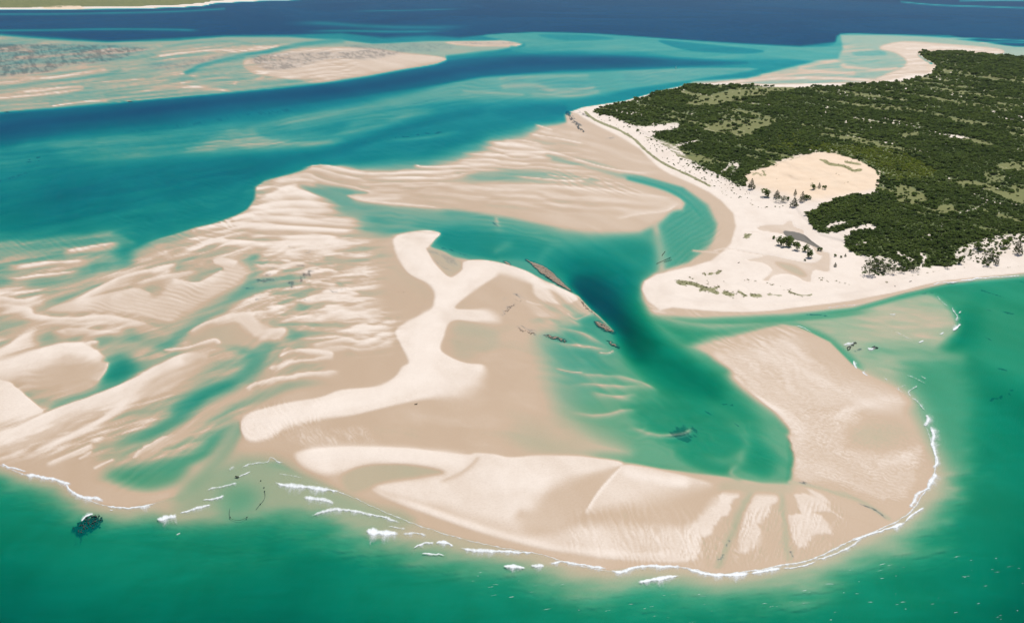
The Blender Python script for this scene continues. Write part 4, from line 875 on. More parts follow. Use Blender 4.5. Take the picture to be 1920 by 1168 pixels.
def scatter(name, pos, scl, rot, var, label, cat):
    me = bpy.data.meshes.new(name); me.vertices.add(len(pos)); me.vertices.foreach_set('co', np.asarray(pos, np.float32).ravel())
    for k, A, ty in (('scl', scl, 'FLOAT'), ('rot', rot, 'FLOAT'), ('var', var, 'INT')):
        a = me.attributes.new(k, ty, 'POINT'); a.data.foreach_set('value', np.asarray(A, np.float32 if ty == 'FLOAT' else np.int32))
    o = bpy.data.objects.new(name, me); COL.objects.link(o)
    g = bpy.data.node_groups.new(name + '_scatter', 'GeometryNodeTree')
    g.interface.new_socket('Geometry', in_out='INPUT', socket_type='NodeSocketGeometry'); g.interface.new_socket('Geometry', in_out='OUTPUT', socket_type='NodeSocketGeometry')
    N, L = g.nodes, g.links
    gi, go = N.new('NodeGroupInput'), N.new('NodeGroupOutput')
    ci = N.new('GeometryNodeCollectionInfo'); ci.inputs[0].default_value = LIB; ci.inputs['Separate Children'].default_value = True; ci.inputs['Reset Children'].default_value = True
    def named(k, ty):
        d = N.new('GeometryNodeInputNamedAttribute'); d.data_type = ty; d.inputs[0].default_value = k; return [q for q in d.outputs if q.enabled and q.name == 'Attribute'][0]
    iop = N.new('GeometryNodeInstanceOnPoints'); cx = N.new('ShaderNodeCombineXYZ'); L.new(named('rot', 'FLOAT'), cx.inputs[2])
    L.new(gi.outputs[0], iop.inputs['Points']); L.new(ci.outputs[0], iop.inputs['Instance']); iop.inputs['Pick Instance'].default_value = True
    L.new(named('var', 'INT'), iop.inputs['Instance Index'])
    try: L.new(cx.outputs[0], iop.inputs['Rotation'])
    except Exception: pass
    L.new(named('scl', 'FLOAT'), iop.inputs['Scale']); L.new(iop.outputs[0], go.inputs[0])
    md = o.modifiers.new('scatter', 'NODES'); md.node_group = g
    return tag(o, label, cat, kind='stuff')

# bush positions: jittered rows over the island
cand = []
D = 905.
while D < 3400:
    s = 3.4 * max(1., D / 1150.)
    v = HZ + HCAM * FPX / D * .985
    du_ = s * ppm(v)
    us = np.arange(1090, 2350, du_)
    uj = us + RNG.uniform(-.5, .5, len(us)) * du_; Dj = D + RNG.uniform(-.5, .5, len(us)) * s
    vj = HZ + HCAM * FPX / Dj * .985
    cand.append(np.stack([uj, vj, np.full(len(us), s)], 1)); D += s
cand = np.concatenate(cand)
u, v, s = cand.T
vg = sample(VEG, u, v); sp = sample(SPARSE, u, v); gr = sample(GRASS, u, v); lm = sample(LIME, u, v)
sc2 = (v - HZ) / 300.
patch = fbm(u / (26 * sc2), v * 2.6 / (26 * sc2), 201, 4)
clear = fbm(u / (60 * sc2) + 7, v * 4.5 / (60 * sc2), 207, 4)
far = np.clip((330 - v) / 150, 0, 1)
dens = 1.02 - .95 * sp - .92 * np.clip(gr * 1.3, 0, 1)
dens = np.where(patch + .3 * far > .55, dens * .55, dens)
ok = (vg > .5) & (RNG.random(len(u)) < dens)
u, v, s, lm, sp = u[ok], v[ok], s[ok], lm[ok], sp[ok]
pos = ground_at(u, v, -.15)
var = RNG.integers(0, 5, len(u)); islime = RNG.random(len(u)) < np.clip(lm * 1.3, 0, .95)
var = np.where(islime, RNG.integers(5, 7, len(u)), var)
scl = s / 3.4 * (.5 + 1.0 * RNG.random(len(u)) ** 2.2) * (1 - .4 * sp) * (1 + .3 * fbm(pos[:, 0] / 60, pos[:, 1] / 60, 401, 3))
# the nearest ones stand as single bushes
inview = (u > 0) & (u < 1915) & ~islime
order = np.argsort(-np.where(inview, ppm(v) * scl, -1))[:235]
single = np.zeros(len(u), bool); single[order] = True

def plant(name, kind, k, loc, s, rz, label, cat, group=None):
    r = empty(name, loc, rz, s)
    for nm, me in (('trunk', TRUNK[kind, k]), ('crown', CROWN[kind, k])):
        o = bpy.data.objects.new(nm, me); COL.objects.link(o); o.parent = r
    return tag(r, label, cat, group)
for i in np.nonzero(single)[0]:
    plant('bush', 'bush', int(RNG.integers(0, 4)), pos[i], float(scl[i]) * 1.05, float(RNG.uniform(0, 6.28)), 'dark green leafy bush in the dense thicket facing the southern beach', 'bush', 'bushes on the near side of the island thicket')
m = ~single
scatter('thicket', pos[m], scl[m], RNG.uniform(0, 6.28, m.sum()), var[m], 'dense dark green bush thicket covering the island', 'thicket')

# lone trees: (u, v of the foot, height px, width px, kind, label)
LONE = [
 (1409, 354, 18, 13, 'casuarina', 'bushy dark tree at the left foot of the orange dune'),
 (1440, 368, 13, 17, 'mangrove', 'wide rounded tree below the left half of the orange dune'),
 (1457, 370, 13, 12, 'casuarina', 'pointed tree right of the wide rounded tree below the dune'),
 (1466, 378, 10, 22, 'open', 'low sprawling grey-green tree between dune foot and white sand'),
 (1478, 375, 7, 6, 'bush', 'small bush just right of the sprawling tree below the dune'),
 (1491, 366, 11, 6, 'casuarina', 'thin pointed tree on the lower orange dune slope'),
 (1504, 378, 18, 11, 'casuarina', 'tallest pointed tree below the middle of the orange dune'),
 (1514, 374, 10, 11, 'bush', 'rounded bush touching the tallest pointed tree below the dune'),
 (1489, 387, 17, 14, 'casuarina', 'lowest broad conical tree below the orange dune'),
 (1525, 355, 10, 10, 'mangrove', 'leftmost of three trees high on the dune\'s sand tongue'),
 (1536, 353, 10, 6, 'casuarina', 'middle, thin one of three trees on the dune\'s sand tongue'),
 (1546, 355, 7, 8, 'bush', 'rightmost, lowest of three trees on the dune\'s sand tongue'),
 (1451, 448, 6, 6, 'bush', 'small shrub at the left end of the pond mangroves'),
 (1460, 458, 15, 12, 'mangrove', 'leftmost dark mangrove beside the dark pond'),
 (1469, 461, 17, 16, 'mangrove', 'second mangrove from the left beside the dark pond'),
 (1478, 462, 16, 14, 'mangrove', 'third mangrove from the left beside the dark pond'),
 (1484, 457, 14, 13, 'mangrove', 'mangrove at the water side of the pond clump'),
 (1494, 468, 15, 14, 'mangrove', 'mangrove standing alone right of the pond clump'),
 (1510, 471, 13, 11, 'mangrove', 'smaller mangrove before the last one by the pond'),
 (1521, 483, 15, 14, 'mangrove', 'rightmost dark rounded mangrove at the damp sand edge'),
 (1537, 470, 6, 9, 'bush', 'low reddish bush on the far bank of the pond arm'),
 (1566, 500, 8, 6, 'casuarina', 'lone small conical tree on white sand right of the pond'),
 (1566, 481, 6, 5, 'bush', 'small bush on white sand above the lone small conical tree'),
 (1585, 481, 6, 4, 'casuarina', 'tiny pointed tree nearest the thicket right of the pond'),
 (1577, 483, 4, 4, 'bush', 'tiny bush between small bush and tiny pointed tree'),
 (1509, 489, 4, 4, 'bush', 'tiny bush on sand below the rightmost mangrove'),
 (1630, 515, 26, 25, 'open', 'large sparse tree at the sandy left corner of the thicket'),
 (1645, 504, 20, 20, 'open', 'sparse tree behind the large corner tree'),
 (1659, 511, 17, 14, 'open', 'sparse tree right of the large corner tree by the beach'),
 (1673, 513, 15, 15, 'open', 'open-crowned shrub at the beach right of the sparse corner trees'),
 (1690, 511, 11, 14, 'open', 'low open shrub at the beach edge left of the sand gap'),
 (1713, 508, 11, 19, 'open', 'wide low shrub before the sandy gap in the thicket'),
 (1776, 503, 11, 10, 'open', 'thin grey shrub on the beach edge mid thicket'),
 (1799, 494, 13, 12, 'mangrove', 'rounded bush at the point of the thicket above the beach'),
 (1848, 498, 18, 13, 'open', 'broad tree left of the pair of dark conical trees'),
 (1858, 488, 16, 10, 'casuarina', 'left, farther one of the two dark conical trees'),
 (1868, 496, 19, 10, 'casuarina', 'right, nearer one of the two dark conical trees'),
 (1908, 476, 27, 18, 'casuarina', 'tall tree with long shadow near the right end of the beach'),
 (1886, 464, 14, 16, 'mangrove', 'rounded tree left of the tall tree at the right end'),
 (1835, 466, 12, 18, 'mangrove', 'rounded bush ringed by white sand above the conical trees'),
]
for n_, (u_, v_, hp, wp, kd, lb) in enumerate(LONE):
    nom = {'bush': (5.2, 3.2), 'casuarina': (5., 9.5), 'open': (8., 7.), 'mangrove': (6., 6.2)}[kd]
    g_ = ground_at(u_, v_, -.1)[0]; k_ = ppm(v_)
    big = {'mangrove': 1.4, 'open': 1.15, 'casuarina': 1.2, 'bush': 1.25}[kd]
    sw, sh_ = wp / k_ / nom[0] * big, hp / k_ / nom[1] * 1.06 * (1 + (big - 1) * .4)
    plant('tree' if kd != 'bush' else 'bush', kd, n_ % 3, g_, (sw, sw, sh_), n_ * 1.7, lb, 'tree' if kd != 'bush' else 'bush')

# scattered low bushes on the open sand behind the western beach
DOTS = np.zeros(SH); P("1108,214,4 1160,240 1200,262 1240,296 1290,326 1340,350 1395,372 1405,352 1340,330 1290,310 1262,285 1235,266 1205,250 1160,232", 1., 5, F=DOTS)
P("1400,370,8 1450,385 1500,400 1460,400 1420,390", .3, 8, mode='max', F=DOTS)
n = 5200
u = RNG.uniform(1100, 1510, n); v = RNG.uniform(208, 405, n)
ok = (RNG.random(n) < sample(DOTS, u, v) * .5) & (sample(WARM, u, v) < .3); u, v = u[ok], v[ok]
scatter('low_scrub', ground_at(u, v, -.1), RNG.uniform(.18, .55, len(u)), RNG.uniform(0, 6.28, len(u)), RNG.integers(0, 5, len(u)), 'low dark scrub dotted over the white sand behind the western beach', 'scrub')

# dune grass tufts
n = 26000
u = RNG.uniform(1090, 1930, n); v = RNG.uniform(205, 560, n)
gq = sample(GRASS, u, v); fq = sample(VEGD, u, v)
ok = (RNG.random(n) < np.clip(gq * 1.2 - .15, 0, .9)) & (fq < .4) & (sample(H, u, v) > .5)
u, v = u[ok], v[ok]
scatter('dune_grass', ground_at(u, v), RNG.uniform(.8, 1.9, len(u)), RNG.uniform(0, 6.28, len(u)), RNG.integers(7, 9, len(u)), 'pale olive dune grass growing in clumps on the white beach sand', 'grass')

# ------------------------------------------------------------------ surf
def foam_material():
    t = NT('sea_foam')
    dn = t.attr('dens'); ac = t.attr('across'); al = t.attr('along')
    v1 = t.n('CombineXYZ', {0: al, 1: t.math('MULTIPLY', ac, .35), 2: 0.}).outputs[0]
    streak = t.noise(v1, .32, 5., .6); cell = t.noise(t.pos(), .9, 5., .7)
    f = t.math('ADD', dn, t.math('MULTIPLY', t.math('SUBTRACT', t.math('ADD', t.math('MULTIPLY', streak, .7), t.math('MULTIPLY', cell, .3)), .5), 1.7))
    f = t.math('MULTIPLY', t.ramp(f, .16, 1.05), .93)
    f = t.math('MULTIPLY', f, t.ramp(dn, .02, .25))
    d = t.n('BsdfPrincipled', {'Base Color': (.82, .85, .86, 1), 'Roughness': .7, 'Specular IOR Level': .2})
    tr = t.n('BsdfTransparent', {})
    t.surface(t.n('MixShader', {0: f, 1: tr.outputs[0], 2: d.outputs[0]}).outputs[0])
    return t.m
M_FOAM = foam_material()

def breaker(s, label, sea=1, strength=1., inner=.25, group=None):
    """foam sheet behind a breaking crest; sea = +1 when the sea lies to the right of the line's direction"""
    p = crom(pts(s, 8.), False, 6)
    seg = np.hypot(np.diff(p[:, 0]), np.diff(p[:, 1])); L = np.concatenate([[0], np.cumsum(seg)])
    n = max(6, int(L[-1] / 1.6)); t = np.linspace(0, L[-1], n)
    cu, cv, cw = (np.interp(t, L, p[:, k]) for k in range(3))
    tu, tv = np.gradient(cu), np.gradient(cv); ln = np.hypot(tu, tv) + 1e-9
    nu, nv = -tv / ln * sea, tu / ln * sea
    wob = 1.6 * fbm(t / 9., t * 0 + len(label) * 3.1, 301, 3)
    cu, cv = cu + nu * wob, cv + nv * wob
    wv_ = cw * 1.15 * (1 + .8 * fbm(t / 16., t * 0 + len(label), 305, 3))
    M = 9; V = []; dens = []; acr = []; alo = []
    for j in range(M):
        a = -inner + (1 + inner) * j / (M - 1)
        uu, vv_ = cu + nu * wv_ * a, cv + nv * wv_ * a
        prof = (1 - abs(a) / inner) ** .7 if a < 0 else (1 - a) ** .8 * .62 + .45 * math.exp(-(a / .14) ** 2)
        end = np.minimum(1, np.minimum(np.arange(n), np.arange(n)[::-1]) / max(2., n * .12))
        z = np.maximum(sample(Z, uu, vv_), 0) + .05 + .12 * max(0., 1 - abs(a) * 2.) * end * min(1., strength)
        x, y = ray_point(uu, vv_, z)
        V += list(np.stack([x, y, z], 1)); dens += list(prof * end * strength); 
        acr += list(a * wv_ / ppm(cv)); alo += list(t / ppm(cv))
    F = [(j * n + i, j * n + i + 1, (j + 1) * n + i + 1, (j + 1) * n + i) for j in range(M - 1) for i in range(n - 1)]
    o = mesh_obj('breaking_wave', V, F, M_FOAM, attrs={'dens': dens, 'across': acr, 'along': alo}, smooth_=True)
    return tag(o, label, 'wave', group)
WAVES = [
 ("-40,862,5 0,871 43,888 90,897 118,905 135,922 167,936 197,947 240,952 287,944 325,933", "lacy swash edge along the whole left sandbank shore", 1, .62),
 ("560,893,4 610,912 657,930 707,953 773,980 857,1007 940,1026 1007,1037 1073,1056 1140,1069 1207,1062", "lacy swash edge along the foreland's left shore", 1, .6),
 ("1200,1062,6 1280,1063 1347,1076 1413,1069 1467,1059 1527,1046 1597,1012 1663,986 1707,959 1730,926 1747,901 1754,865 1748,835 1734,795 1718,752", "continuous lacy foam line round the foreland's right shore", 1, .8),
 ("0,868,7 14,874 30,878 52,884", "small white wave breaking at the left frame edge", 1, .9),
 ("43,889,10 62,891 90,895 115,902 137,908", "white wave breaking on the bulge of the left sandbank shore", 1, 1.),
 ("118,903,9 132,917 145,926,12 160,931 178,932,13 190,937 194,944,8", "curved white breaker along the left sandbank's rounding shore", 1, 1.),
 ("195,948,4 230,951 260,950,5 290,944", "thin white swash line under the lowest point of the left sandbank", 1, .95),
 ("256,950,14 270,951 284,948", "pale hanging foam right of the left sandbank's lowest point", 1, .6),
 ("292,974,10 312,970,16 332,965,14", "bright white foam knot in the gap between the two sandbanks", 1, 1.),
 ("334,963,9 365,953,9 398,944,5", "slanting breaker right of the bright foam knot", 1, .9),
 ("378,937,6 400,935,9 422,928,8", "triangular breaker above the slanting one in the gap", 1, .9),
 ("385,922,5 397,915,6 420,911 448,903", "feathery foam line below the small dark boat", 1, .7),
 ("428,882,9 440,873,9", "small foam tuft above the small dark boat", 1, .6),
 ("446,894,6 460,888,8 471,883,4", "foam streak touching the small dark boat's right end", 1, .8),
 ("448,878,4 470,869,4 500,866,5 508,858,4 520,864 536,867", "thin broken foam line at the foot of the sandbank's left end", 1, .65),
 ("510,904,16 540,909,15 572,911,13 605,916,12 642,921,10", "long white breaker off the foreland's left end", 1, .95),
 ("518,888,5 540,890 570,895", "faint foam line behind the long breaker off the foreland", 1, .45),
 ("566,932,16 590,934,15 612,937,13 628,944,8", "fringed breaker just seaward of the long one", 1, .9),
 ("578,971,8 595,962,12 622,955,13 650,955,12 690,962,11 725,970,10 758,983,7", "wide ragged breaker arching along the foreland shore", 1, .85),
 ("683,995,10 700,996,22 722,998,24 748,1000,8", "bright triangular breaker pointing seaward", 1, 1.1),
 ("725,986,8 745,988 762,991", "small foam band behind the triangular breaker", 1, .6),
 ("752,1001,10 775,999,12 802,1003,14", "foam fringe right of the triangular breaker", 1, .7),
 ("774,1029,5 790,1019,8 815,1016,8", "arched breaker rising to the right off the foreland", 1, .9),
 ("815,1017,8 835,1016,11 852,1024,8", "bright breaker tip right of the arched one", 1, 1.),
 ("788,1037,3 810,1037,4 836,1041,3", "short white dash below the arched breaker", 1, 1.),
 ("857,1026,9 890,1031,15 930,1032,13 980,1034,9 1010,1036,8", "long fringed breaker along the middle foreland shore", 1, .95),
 ("942,1062,6 952,1061,12 966,1061,15 986,1065,5", "small bright triangular whitecap off the middle shore", 1, 1.1),
 ("994,1060,8 1008,1060,12 1022,1061,9", "breaker between the small triangular whitecap and the shore", 1, .9),
 ("1025,1058,12 1050,1053,9 1075,1055,12 1105,1060,9 1142,1066,9", "foaming breaker washing the orange wet sand", 1, .95),
 ("1140,1067,9 1162,1072,14 1182,1065,10 1212,1060,13 1245,1061,11 1282,1062,8", "broad white breaker at the foreland's lowest edge", 1, 1.05),
 ("1193,1093,8 1212,1087,16 1240,1083,15 1258,1080,8 1277,1078,5", "large bright whitecap standing off the lowest edge", 1, 1.1),
 ("1282,1063,9 1320,1074,11 1350,1077,14 1382,1075,18 1412,1073,10", "thick white breaker right of the foreland's lowest edge", 1, 1.1),
 ("1405,1075,8 1440,1068,11 1466,1064,9", "white breaker below the gullied sand tongues", 1, 1.05),
 ("1465,1065,5 1500,1061,5 1532,1052,4", "narrow white surf strip below the last sand tongue", 1, .95),
 ("1526,1050,6 1560,1040,8 1590,1026,8 1617,1008,7", "pale breaker climbing the foreland's right shore", 1, .85),
 ("1592,1016,6 1620,1005,7 1650,995,7 1680,985,9 1702,976,8", "bright straight breaker at the foreland's lower right", 1, 1.05),
 ("1695,980,6 1712,963,8 1735,950,5", "bright hooked breaker end at the lower right", 1, 1.),
 ("1705,955,12 1715,935,16 1722,924,14 1748,912,6", "puffy foam bank at the foreland's right shoulder", 1, .95),
 ("1738,915,14 1745,902,18 1755,885,16", "largest foam lobe on the right shore", 1, 1.),
 ("1745,880,10 1756,868,14 1753,850,12 1748,832,12 1750,815,14 1742,796,10", "long lobed breaker down the foreland's right shore", 1, 1.),
 ("1733,800,14 1740,786,18 1736,776,10", "foam fan at the top of the right shore surf", 1, .9),
 ("1735,772,5 1724,757,7 1708,744,5", "thin swash fringe above the foam fan", 1, .55),
 ("1607,693,4 1602,682,6 1601,674,4", "small white foam fleck on the upper right shore", 1, .9),
 ("1629,706,3 1620,700,5 1615,696", "tiny foam fleck below the small white one", 1, .8),
 ("1665,714,4 1658,708,5", "tiny foam fleck midway along the upper shore", 1, .8),
 ("1710,745,4 1704,735,7 1712,728,6 1722,722,4", "short bright breaker crest off the shore's corner", -1, .6),
 ("1695,737,6 1684,728,9 1700,722,9", "foam sheet spread at the shore's corner", -1, .45),
 ("1696,702,4 1715,708,5 1738,720,4", "long pale foam streak off the shore's corner", 1, .45),
 ("1724,704,4 1738,710,4", "short white streak beyond the long pale one", 1, .55),
 ("1676,620,4 1690,627,5 1705,634,5 1712,637,4", "thin foam streak on the shoal's left", 1, .42), 
 ("1720,641,5 1728,640,6 1733,637,4", "white foam spot at the lower tip of the shoal", 1, 1.),
 ("1760,627,5 1766,625,6 1771,622,4", "white fleck left of the bright shoal breaker", 1, .95),
 ("1785,620,5 1794,614,10 1803,608,6", "bright breaker at the shoal's lower right corner", -1, 1.1),
 ("1783,574,4 1788,583,7 1794,594,10 1790,603,9", "loose foam trail along the shoal's right edge", -1, .65),
 ("1795,588,4 1804,583,4", "tiny white fleck at the shoal's right edge", 1, .9),
 ("1756,552,3 1763,562,4 1771,570,4 1780,576,3", "faint foam trail from the beach bend to the shoal", 1, .5),
 ("1737,542,3 1744,536,4 1760,531,4 1790,528,3 1830,522,4 1875,519,3 1925,516,3", "thin white swash line along the right beach", 1, 1.),
 ("1545,577,4 1570,575,5 1600,571,5 1625,570,3", "broken swash line on the spit's ocean beach", 1, .55),
 ("1665,588,3 1674,590,5 1682,588,3", "small foam patch on the shallow shelf", 1, .6),
 ("1580,648,5 1590,644,8 1602,642,5", "white foam beside the dark rocks off the shore's upper end", 1, .8),
 ("1625,652,5 1634,654,7 1642,650,5", "white splash on the lone rock east of the foreland", 1, 1.),
 ("152,978,8 160,968,10 176,962,7", "white wave bursting on the dark reef in the left sea", -1, 1.1),
 ("203,956,2 209,956,3 214,956,2", "tiny white fleck right of the dark reef", 1, 1.),
 ("328,1001,3 334,1000,5 340,998,3", "small lone foam ring in the left sea", 1, .8),
 ("1491,609,2 1510,616,2.5 1524,623,2 ", "thin swash line at the foreland's upper tip", -1, .8),
]
for q, lb, sea, st in WAVES: breaker(q, lb, sea, st)
# whitecaps
V, F = [], []; dens, acr, alo = [], [], []
def cap_field(n, u0, u1, v0, v1, prob):
    for _ in range(n):
        u_, v_ = RNG.uniform(u0, u1), RNG.uniform(v0, v1)
        if sample(H, u_, v_)[0] > -2.0 or RNG.random() > prob(u_, v_): continue
        L_, w_ = RNG.uniform(2., 9) * RNG.random() + 1.5, RNG.uniform(.25, .55); a = RNG.uniform(-.25, .05)
        i = len(V); m_ = 5
        for k in range(m_):
            tt = k / (m_ - 1) - .5; e = 1 - (2 * tt) ** 2
            for sgn in (-1, 1):
                uu = u_ + tt * L_ * 2; vv_ = v_ + tt * L_ * 2 * a + sgn * w_ * (.25 + .75 * e) * .5 + RNG.normal() * .2
                x, y = ray_point(uu, vv_, .06); V.append((x, y, .06 + .1 * e)); dens.append(.3 + .4 * e); acr.append(sgn); alo.append(tt * L_ + u_)
        for k in range(m_ - 1): F.append((i + 2 * k, i + 2 * k + 2, i + 2 * k + 3, i + 2 * k + 1))
cap_field(1100, 850, 1960, 1040, 1200, lambda a, b: .12 * max(0, min(1, (b - 1040 + (a - 900) * .06) / 60)))
tag(mesh_obj('whitecaps', V, F, M_FOAM, attrs={'dens': dens, 'across': acr, 'along': alo}), 'scattered tiny whitecaps glittering on the near green sea', 'whitecaps', kind='stuff')

# ------------------------------------------------------------------ rocks
M_ROCK = plain_material('beach_rock', (.25, .185, .13), .9, .45, .8); M_REEF = plain_material('dark_reef', (.045, .042, .032), .8, .4, 1.2)
def outcrop(name, s, hgt, mat, label, seed, warp=3., rough=1., cell=1.0, low=-.25):
    cut = max(0., rough - 1.)
    """a ledge of broken rock: its own fine relief over the sand, edges sunk into it"""
    p = crom(pts(s, 2.), True)
    u0, u1, v0, v1 = p[:, 0].min() - 4, p[:, 0].max() + 4, p[:, 1].min() - 4, p[:, 1].max() + 4
    us, vs_ = np.arange(u0, u1, cell), np.arange(v0, v1, cell * .8); X, Y = np.meshgrid(us, vs_)
    Xw, Yw = X + warp * fbm(X / 7, Y / 5, seed, 3), Y + warp * .7 * fbm(X / 7 + 30, Y / 5, seed + 1, 3)
    d, _, _, _ = dist(p, Xw, Yw, True); sd = np.where(inside(p, Xw, Yw), d, -d)
    base = sample(Z, X.ravel(), Y.ravel()).reshape(X.shape)
    chunk = np.abs(fbm(X / 3.2, Y / 2.4, seed + 5, 3)) * rough
    w_ = smooth((sd + 1.) / 3.5)
    rel = .25 - 1.0 * cut + 1.9 * chunk; rel = np.where(rel < 0, rel * 5, rel)
    z = (1 - w_) * (np.maximum(base, -.5) + low) + w_ * (np.maximum(base, 0) + hgt * rel)
    keep = cells(sd) > -1.5
    x, y = ray_point(X, Y, z)
    nj = X.shape[1]; F = [(i * nj + j, (i + 1) * nj + j, (i + 1) * nj + j + 1, i * nj + j + 1) for i, j in zip(*np.nonzero(keep))]
    idx = sorted({k for f in F for k in f}); re = {k: n_ for n_, k in enumerate(idx)}
    V = np.stack([x.ravel(), y.ravel(), z.ravel()], 1)[idx]
    o = mesh_obj(name, V, [tuple(re[k] for k in f) for f in F], mat)
    return tag(o, label, 'rock')
outcrop('rock_ledge', "984,486 1000,491 1022,500 1033,508 1050,524 1062,535 1074,547 1060,542 1041,531 1022,518 1010,509 996,496", .55, M_ROCK, 'long tapering brown rock ledge in the water beside the white sandbar', 401, 2.)
outcrop('rock_ledge', "943,491 950,490 960,498 954,498", .35, M_ROCK, 'small brown rock at the sandbar edge left of the long ledge', 402, 1.)
outcrop('rock_ledge', "1084,560 1090,562 1100,572 1112,583 1120,592 1112,588 1098,578 1088,568", .4, M_ROCK, 'broken line of brown rocks along the dark channel edge', 403, 4., 1.6, low=-.5)
outcrop('rock_ledge', "1115,605 1122,602 1135,608 1148,617 1154,624 1140,622 1124,614", .5, M_ROCK, 'dark brown rock mound beside the deep channel', 404, 3., 1.4)
outcrop('rock_ledge', "1137,638 1146,640 1158,648 1160,653 1148,647", .3, M_ROCK, 'sunken rock ridge below the dark mound in the lagoon', 405, 3., 1.6, low=-.5)
outcrop('rock_ledge', "962,558 968,565 977,566 980,558 978,555 976,562 970,562", .3, M_ROCK, 'curved pile of rocks around a small white sand patch', 406, 3., 1.6, low=-.45)
outcrop('rock_ledge', "942,590 948,580 960,572 968,570 962,578 950,586 945,592", .3, M_ROCK, 'ragged rock arc on tan sand left of the curved pile', 407, 4., 1.8, low=-.45)
outcrop('rock_ledge', "968,612 975,612 985,618 1000,622 1004,628 995,626 980,622", .28, M_ROCK, 'low rock string on the tan flat by the lagoon fingers', 408, 4., 1.8, low=-.45)
outcrop('rock_ledge', "1018,628 1030,627 1050,632 1066,638 1060,641 1040,636 1024,633", .25, M_ROCK, 'thin row of rocks in the shallow teal fingers', 409, 4., 1.9, low=-.5)
outcrop('rock_reef', "140,991 152,978 172,964 190,966 195,972 184,984 165,992 150,1000", .3, M_REEF, 'black weedy reef breaking the surface in the left sea', 410, 9., 2.9, low=-.8)
outcrop('rock_reef', "1585,653 1592,646 1604,641 1608,643 1600,650 1590,658", .35, M_REEF, 'dark rocks in the shallows off the foreland tip', 411, 3., 2.3, low=-.5)
outcrop('rock_reef', "1633,652 1640,647 1648,652 1641,654", .35, M_REEF, 'lone dark rock splashed white east of the foreland', 412, 2., 2., low=-.4)
outcrop('rock_ledge', "1062,212 1068,210 1078,226 1092,242 1097,250 1088,246 1072,230", .35, M_REEF, 'dark weedy rock bar at the far point of the island', 413, 3., 1.6, low=-.3)

# ------------------------------------------------------------------ boats, net, stakes, driftwood
M_HULL = plain_material('dark_hull', (.035, .028, .024), .6); M_WHITE = plain_material('white_paint', (.78, .79, .80), .4, .06); M_NET = plain_material('wet_net', (.03, .045, .04), .9); M_STAKE = plain_material('mangrove_stakes', (.13, .10, .07), .9)
def hull_geo(L, B, Hh, n=9):
    V, F = [], []
    for k in range(n):
        t = k / (n - 1) * 2 - 1; w = B / 2 * (1 - abs(t) ** 2.6) ** .75 + .02; sheer = Hh * (1 + .35 * t * t)
        V += [(t * L / 2, -w, sheer), (t * L / 2 * .96, -w * .72, Hh * .3), (t * L / 2 * .9, 0, 0), (t * L / 2 * .96, w * .72, Hh * .3), (t * L / 2, w, sheer),
              (t * L / 2 * .95, w * .86, sheer), (t * L / 2 * .92, w * .6, Hh * .38), (t * L / 2 * .88, 0, Hh * .16), (t * L / 2 * .92, -w * .6, Hh * .38), (t * L / 2 * .95, -w * .86, sheer)]
    for k in range(n - 1):
        for q in range(10): F.append((k * 10 + q, k * 10 + (q + 1) % 10, k * 10 + 10 + (q + 1) % 10, k * 10 + 10 + q))
    for k in (0, n - 1): F.append(tuple(k * 10 + q for q in range(10)))
    return V, F
def box_geo(c, s):
    V = [(c[0] + sx * s[0] / 2, c[1] + sy * s[1] / 2, c[2] + sz * s[2] / 2) for sx in (-1, 1) for sy in (-1, 1) for sz in (-1, 1)]
    return V, [(0, 1, 3, 2), (4, 6, 7, 5), (0, 4, 5, 1), (2, 3, 7, 6), (0, 2, 6, 4), (1, 5, 7, 3)]
b = empty('rowing_boat', (*ground_at(444.5, 894.5, 0, True)[0][:2], -.02), -.35)
mesh_obj('hull', *hull_geo(3.0, 1.15, .5), M_HULL, b)
for xx in (-.6, .1, .75): mesh_obj('thwart', *box_geo((xx, 0, .38), (.2, .82, .05)), M_HULL, b)
tag(b, 'small dark open boat among the foam between the two sandbanks', 'boat')
b = empty('sailing_boat', (*ground_at(1267.5, 129., 0, True)[0][:2], -.1), .6)
mesh_obj('hull', *hull_geo(7., 2.2, 1.1), M_WHITE, b); mesh_obj('mast', *box_geo((.4, 0, 4.2), (.14, .14, 7.2)), M_WHITE, b)
V = []; F = []
for i in range(6):
    for j in range(6):
        a, c = i / 5, j / 5; V.append((.35 - 3.1 * a * (1 - c), .5 * math.sin(a * 3.1) * (1 - c) + .05, 1.7 + 5.6 * c))
for i in range(5):
    for j in range(5): F.append((i * 6 + j, i * 6 + 6 + j, i * 6 + 7 + j, i * 6 + j + 1))
sl = mesh_obj('sail', V, F, M_WHITE, b); sl.modifiers.new('thickness', 'SOLIDIFY').thickness = .04
tag(b, 'tiny white sailing boat on the blue channel beyond the island', 'boat')

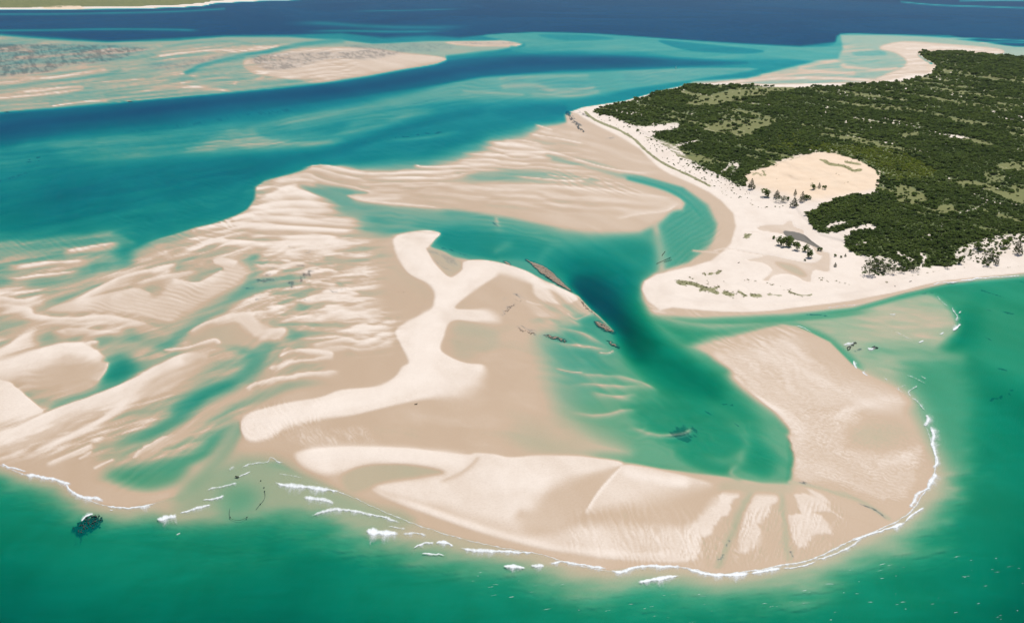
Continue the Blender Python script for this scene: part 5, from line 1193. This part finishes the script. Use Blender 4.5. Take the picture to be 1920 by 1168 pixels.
def tube(path, rad, closed_end=True, k=5):
    V, F = [], []; path = np.array(path, float); n = len(path); T = np.gradient(path, axis=0)
    for i in range(n):
        t = T[i] / (np.linalg.norm(T[i]) + 1e-9); a = np.cross(t, (0, 0, 1.)); a = a / (np.linalg.norm(a) + 1e-9) if np.linalg.norm(a) > 1e-6 else np.array([1., 0, 0]); c = np.cross(a, t)
        r_ = rad[i] if hasattr(rad, '__len__') else rad
        for q in range(k): V.append(path[i] + (a * math.cos(q * 6.283 / k) + c * math.sin(q * 6.283 / k)) * r_)
    for i in range(n - 1):
        for q in range(k): F.append((i * k + q, i * k + (q + 1) % k, (i + 1) * k + (q + 1) % k, (i + 1) * k + q))
    F.append(tuple(range(k))[::-1]); F.append(tuple((n - 1) * k + q for q in range(k)))
    return V, F
net = empty('fishing_net', (0, 0, 0))
for q in ("496,920 497,930 494,938 487,946 480,955", "431,953 430,962 432,970 438,974 450,975 460,971 464,968"):
    p = crom(pts(q), False, 5); g_ = ground_at(p[:, 0], p[:, 1], 0, True); g_[:, 2] = .05
    mesh_obj('float_line', *tube(g_, .09), M_NET, net)
for u_, v_ in ((463, 970), (431.5, 970), (496, 921), (488, 945), (489, 901), (495, 914)):
    g_ = ground_at(u_, v_, 0, True)[0]; r_ = .38; V = [(g_[0] + r_ * math.cos(a) * math.cos(e), g_[1] + r_ * math.sin(a) * math.cos(e), .12 + r_ * math.sin(e)) for e in (-1.2, -.5, .2, .9, 1.4) for a in np.arange(8) * .785]
    mesh_obj('float', V, [(i * 8 + j, i * 8 + (j + 1) % 8, i * 8 + 8 + (j + 1) % 8, i * 8 + 8 + j) for i in range(4) for j in range(8)] + [tuple(range(32, 40))], M_NET, net)
tag(net, 'dark curved fishing net line floating in the green gap below the boat', 'fishing net')
for (ua, va, ub, vb), lb in (((1231, 495, 1258, 483), 'long slanting stake fence of the fish trap off the spit'), ((1245, 492, 1259, 487.5), 'short stake fence just below the long one off the spit'), ((1241, 480, 1247, 472), 'upper short stake fence of the fish trap')):
    parts = []; a_ = ground_at(ua, va, 0, True)[0]; c_ = ground_at(ub, vb, 0, True)[0]; n = max(4, int(np.hypot(*(c_ - a_)[:2]) / .7))
    for k in range(n + 1):
        x, y, _ = a_ + (c_ - a_) * k / n; x += RNG.normal() * .12; y += RNG.normal() * .12
        parts.append(tube([(x, y, -1.2), (x + RNG.normal() * .05, y, .2), (x + RNG.normal() * .12, y + RNG.normal() * .1, .75 + RNG.random() * .45)], [.09, .09, .06]))
    f = empty('stake_fence', (0, 0, 0)); mesh_obj('stakes', *join(parts), M_STAKE, f)
    mesh_obj('rail', *tube([a_ + (0, 0, .45), (a_ + c_) / 2 + (.1, .1, .4), c_ + (0, 0, .5)], .10), M_STAKE, f)
    tag(f, lb, 'fence')
def driftwood(u_, v_, L, ang, label, seed):
    r = np.random.default_rng(seed); g_ = ground_at(u_, v_, 0, True)[0]; o = empty('driftwood', g_, ang)
    mesh_obj('log', *tube([(-L / 2, 0, .1), (-L / 5, r.normal() * .15, .25), (L / 5, r.normal() * .15, .3), (L / 2, 0, .55)], [.22, .32, .26, .12], k=7), M_TWIG, o)
    for k in range(2): x = L * (.05 + .2 * k); mesh_obj('branch', *tube([(x, 0, .25), (x + .3, (k - .5) * 1., .7), (x + .6, (k - .5) * 1.7, 1.0)], [.12, .08, .04]), M_TWIG, o)
    tag(o, label, 'driftwood')
driftwood(1707, 528, 3.2, .3, 'dark driftwood stump on the white beach under the thicket', 1)
driftwood(1678, 537, 2.4, 1.4, 'small driftwood piece left of the dark stump', 2)
driftwood(1385, 493, 4., .9, 'dark driftwood on the white sand of the spit', 3)
driftwood(780, 758, 2.4, .2, 'small dark driftwood under the edge of the white sandbar', 4)

# ------------------------------------------------------------------ the air
def haze_box():
    t = NT('air_haze')
    v = t.n('VolumePrincipled', {'Color': (.80, .88, 1., 1), 'Density': HAZE, 'Anisotropy': .2})
    t.t.links.new(v.outputs[0], t.out.inputs['Volume'])
    V, F = box_geo((0, 60000., 147.), (260000., 130000., 316.))
    o = mesh_obj('haze', V, F, t.m)
    return tag(o, 'thin pale sea haze between camera and far shore', 'haze', kind='stuff')
HAZE = 7.5e-6
haze_box()
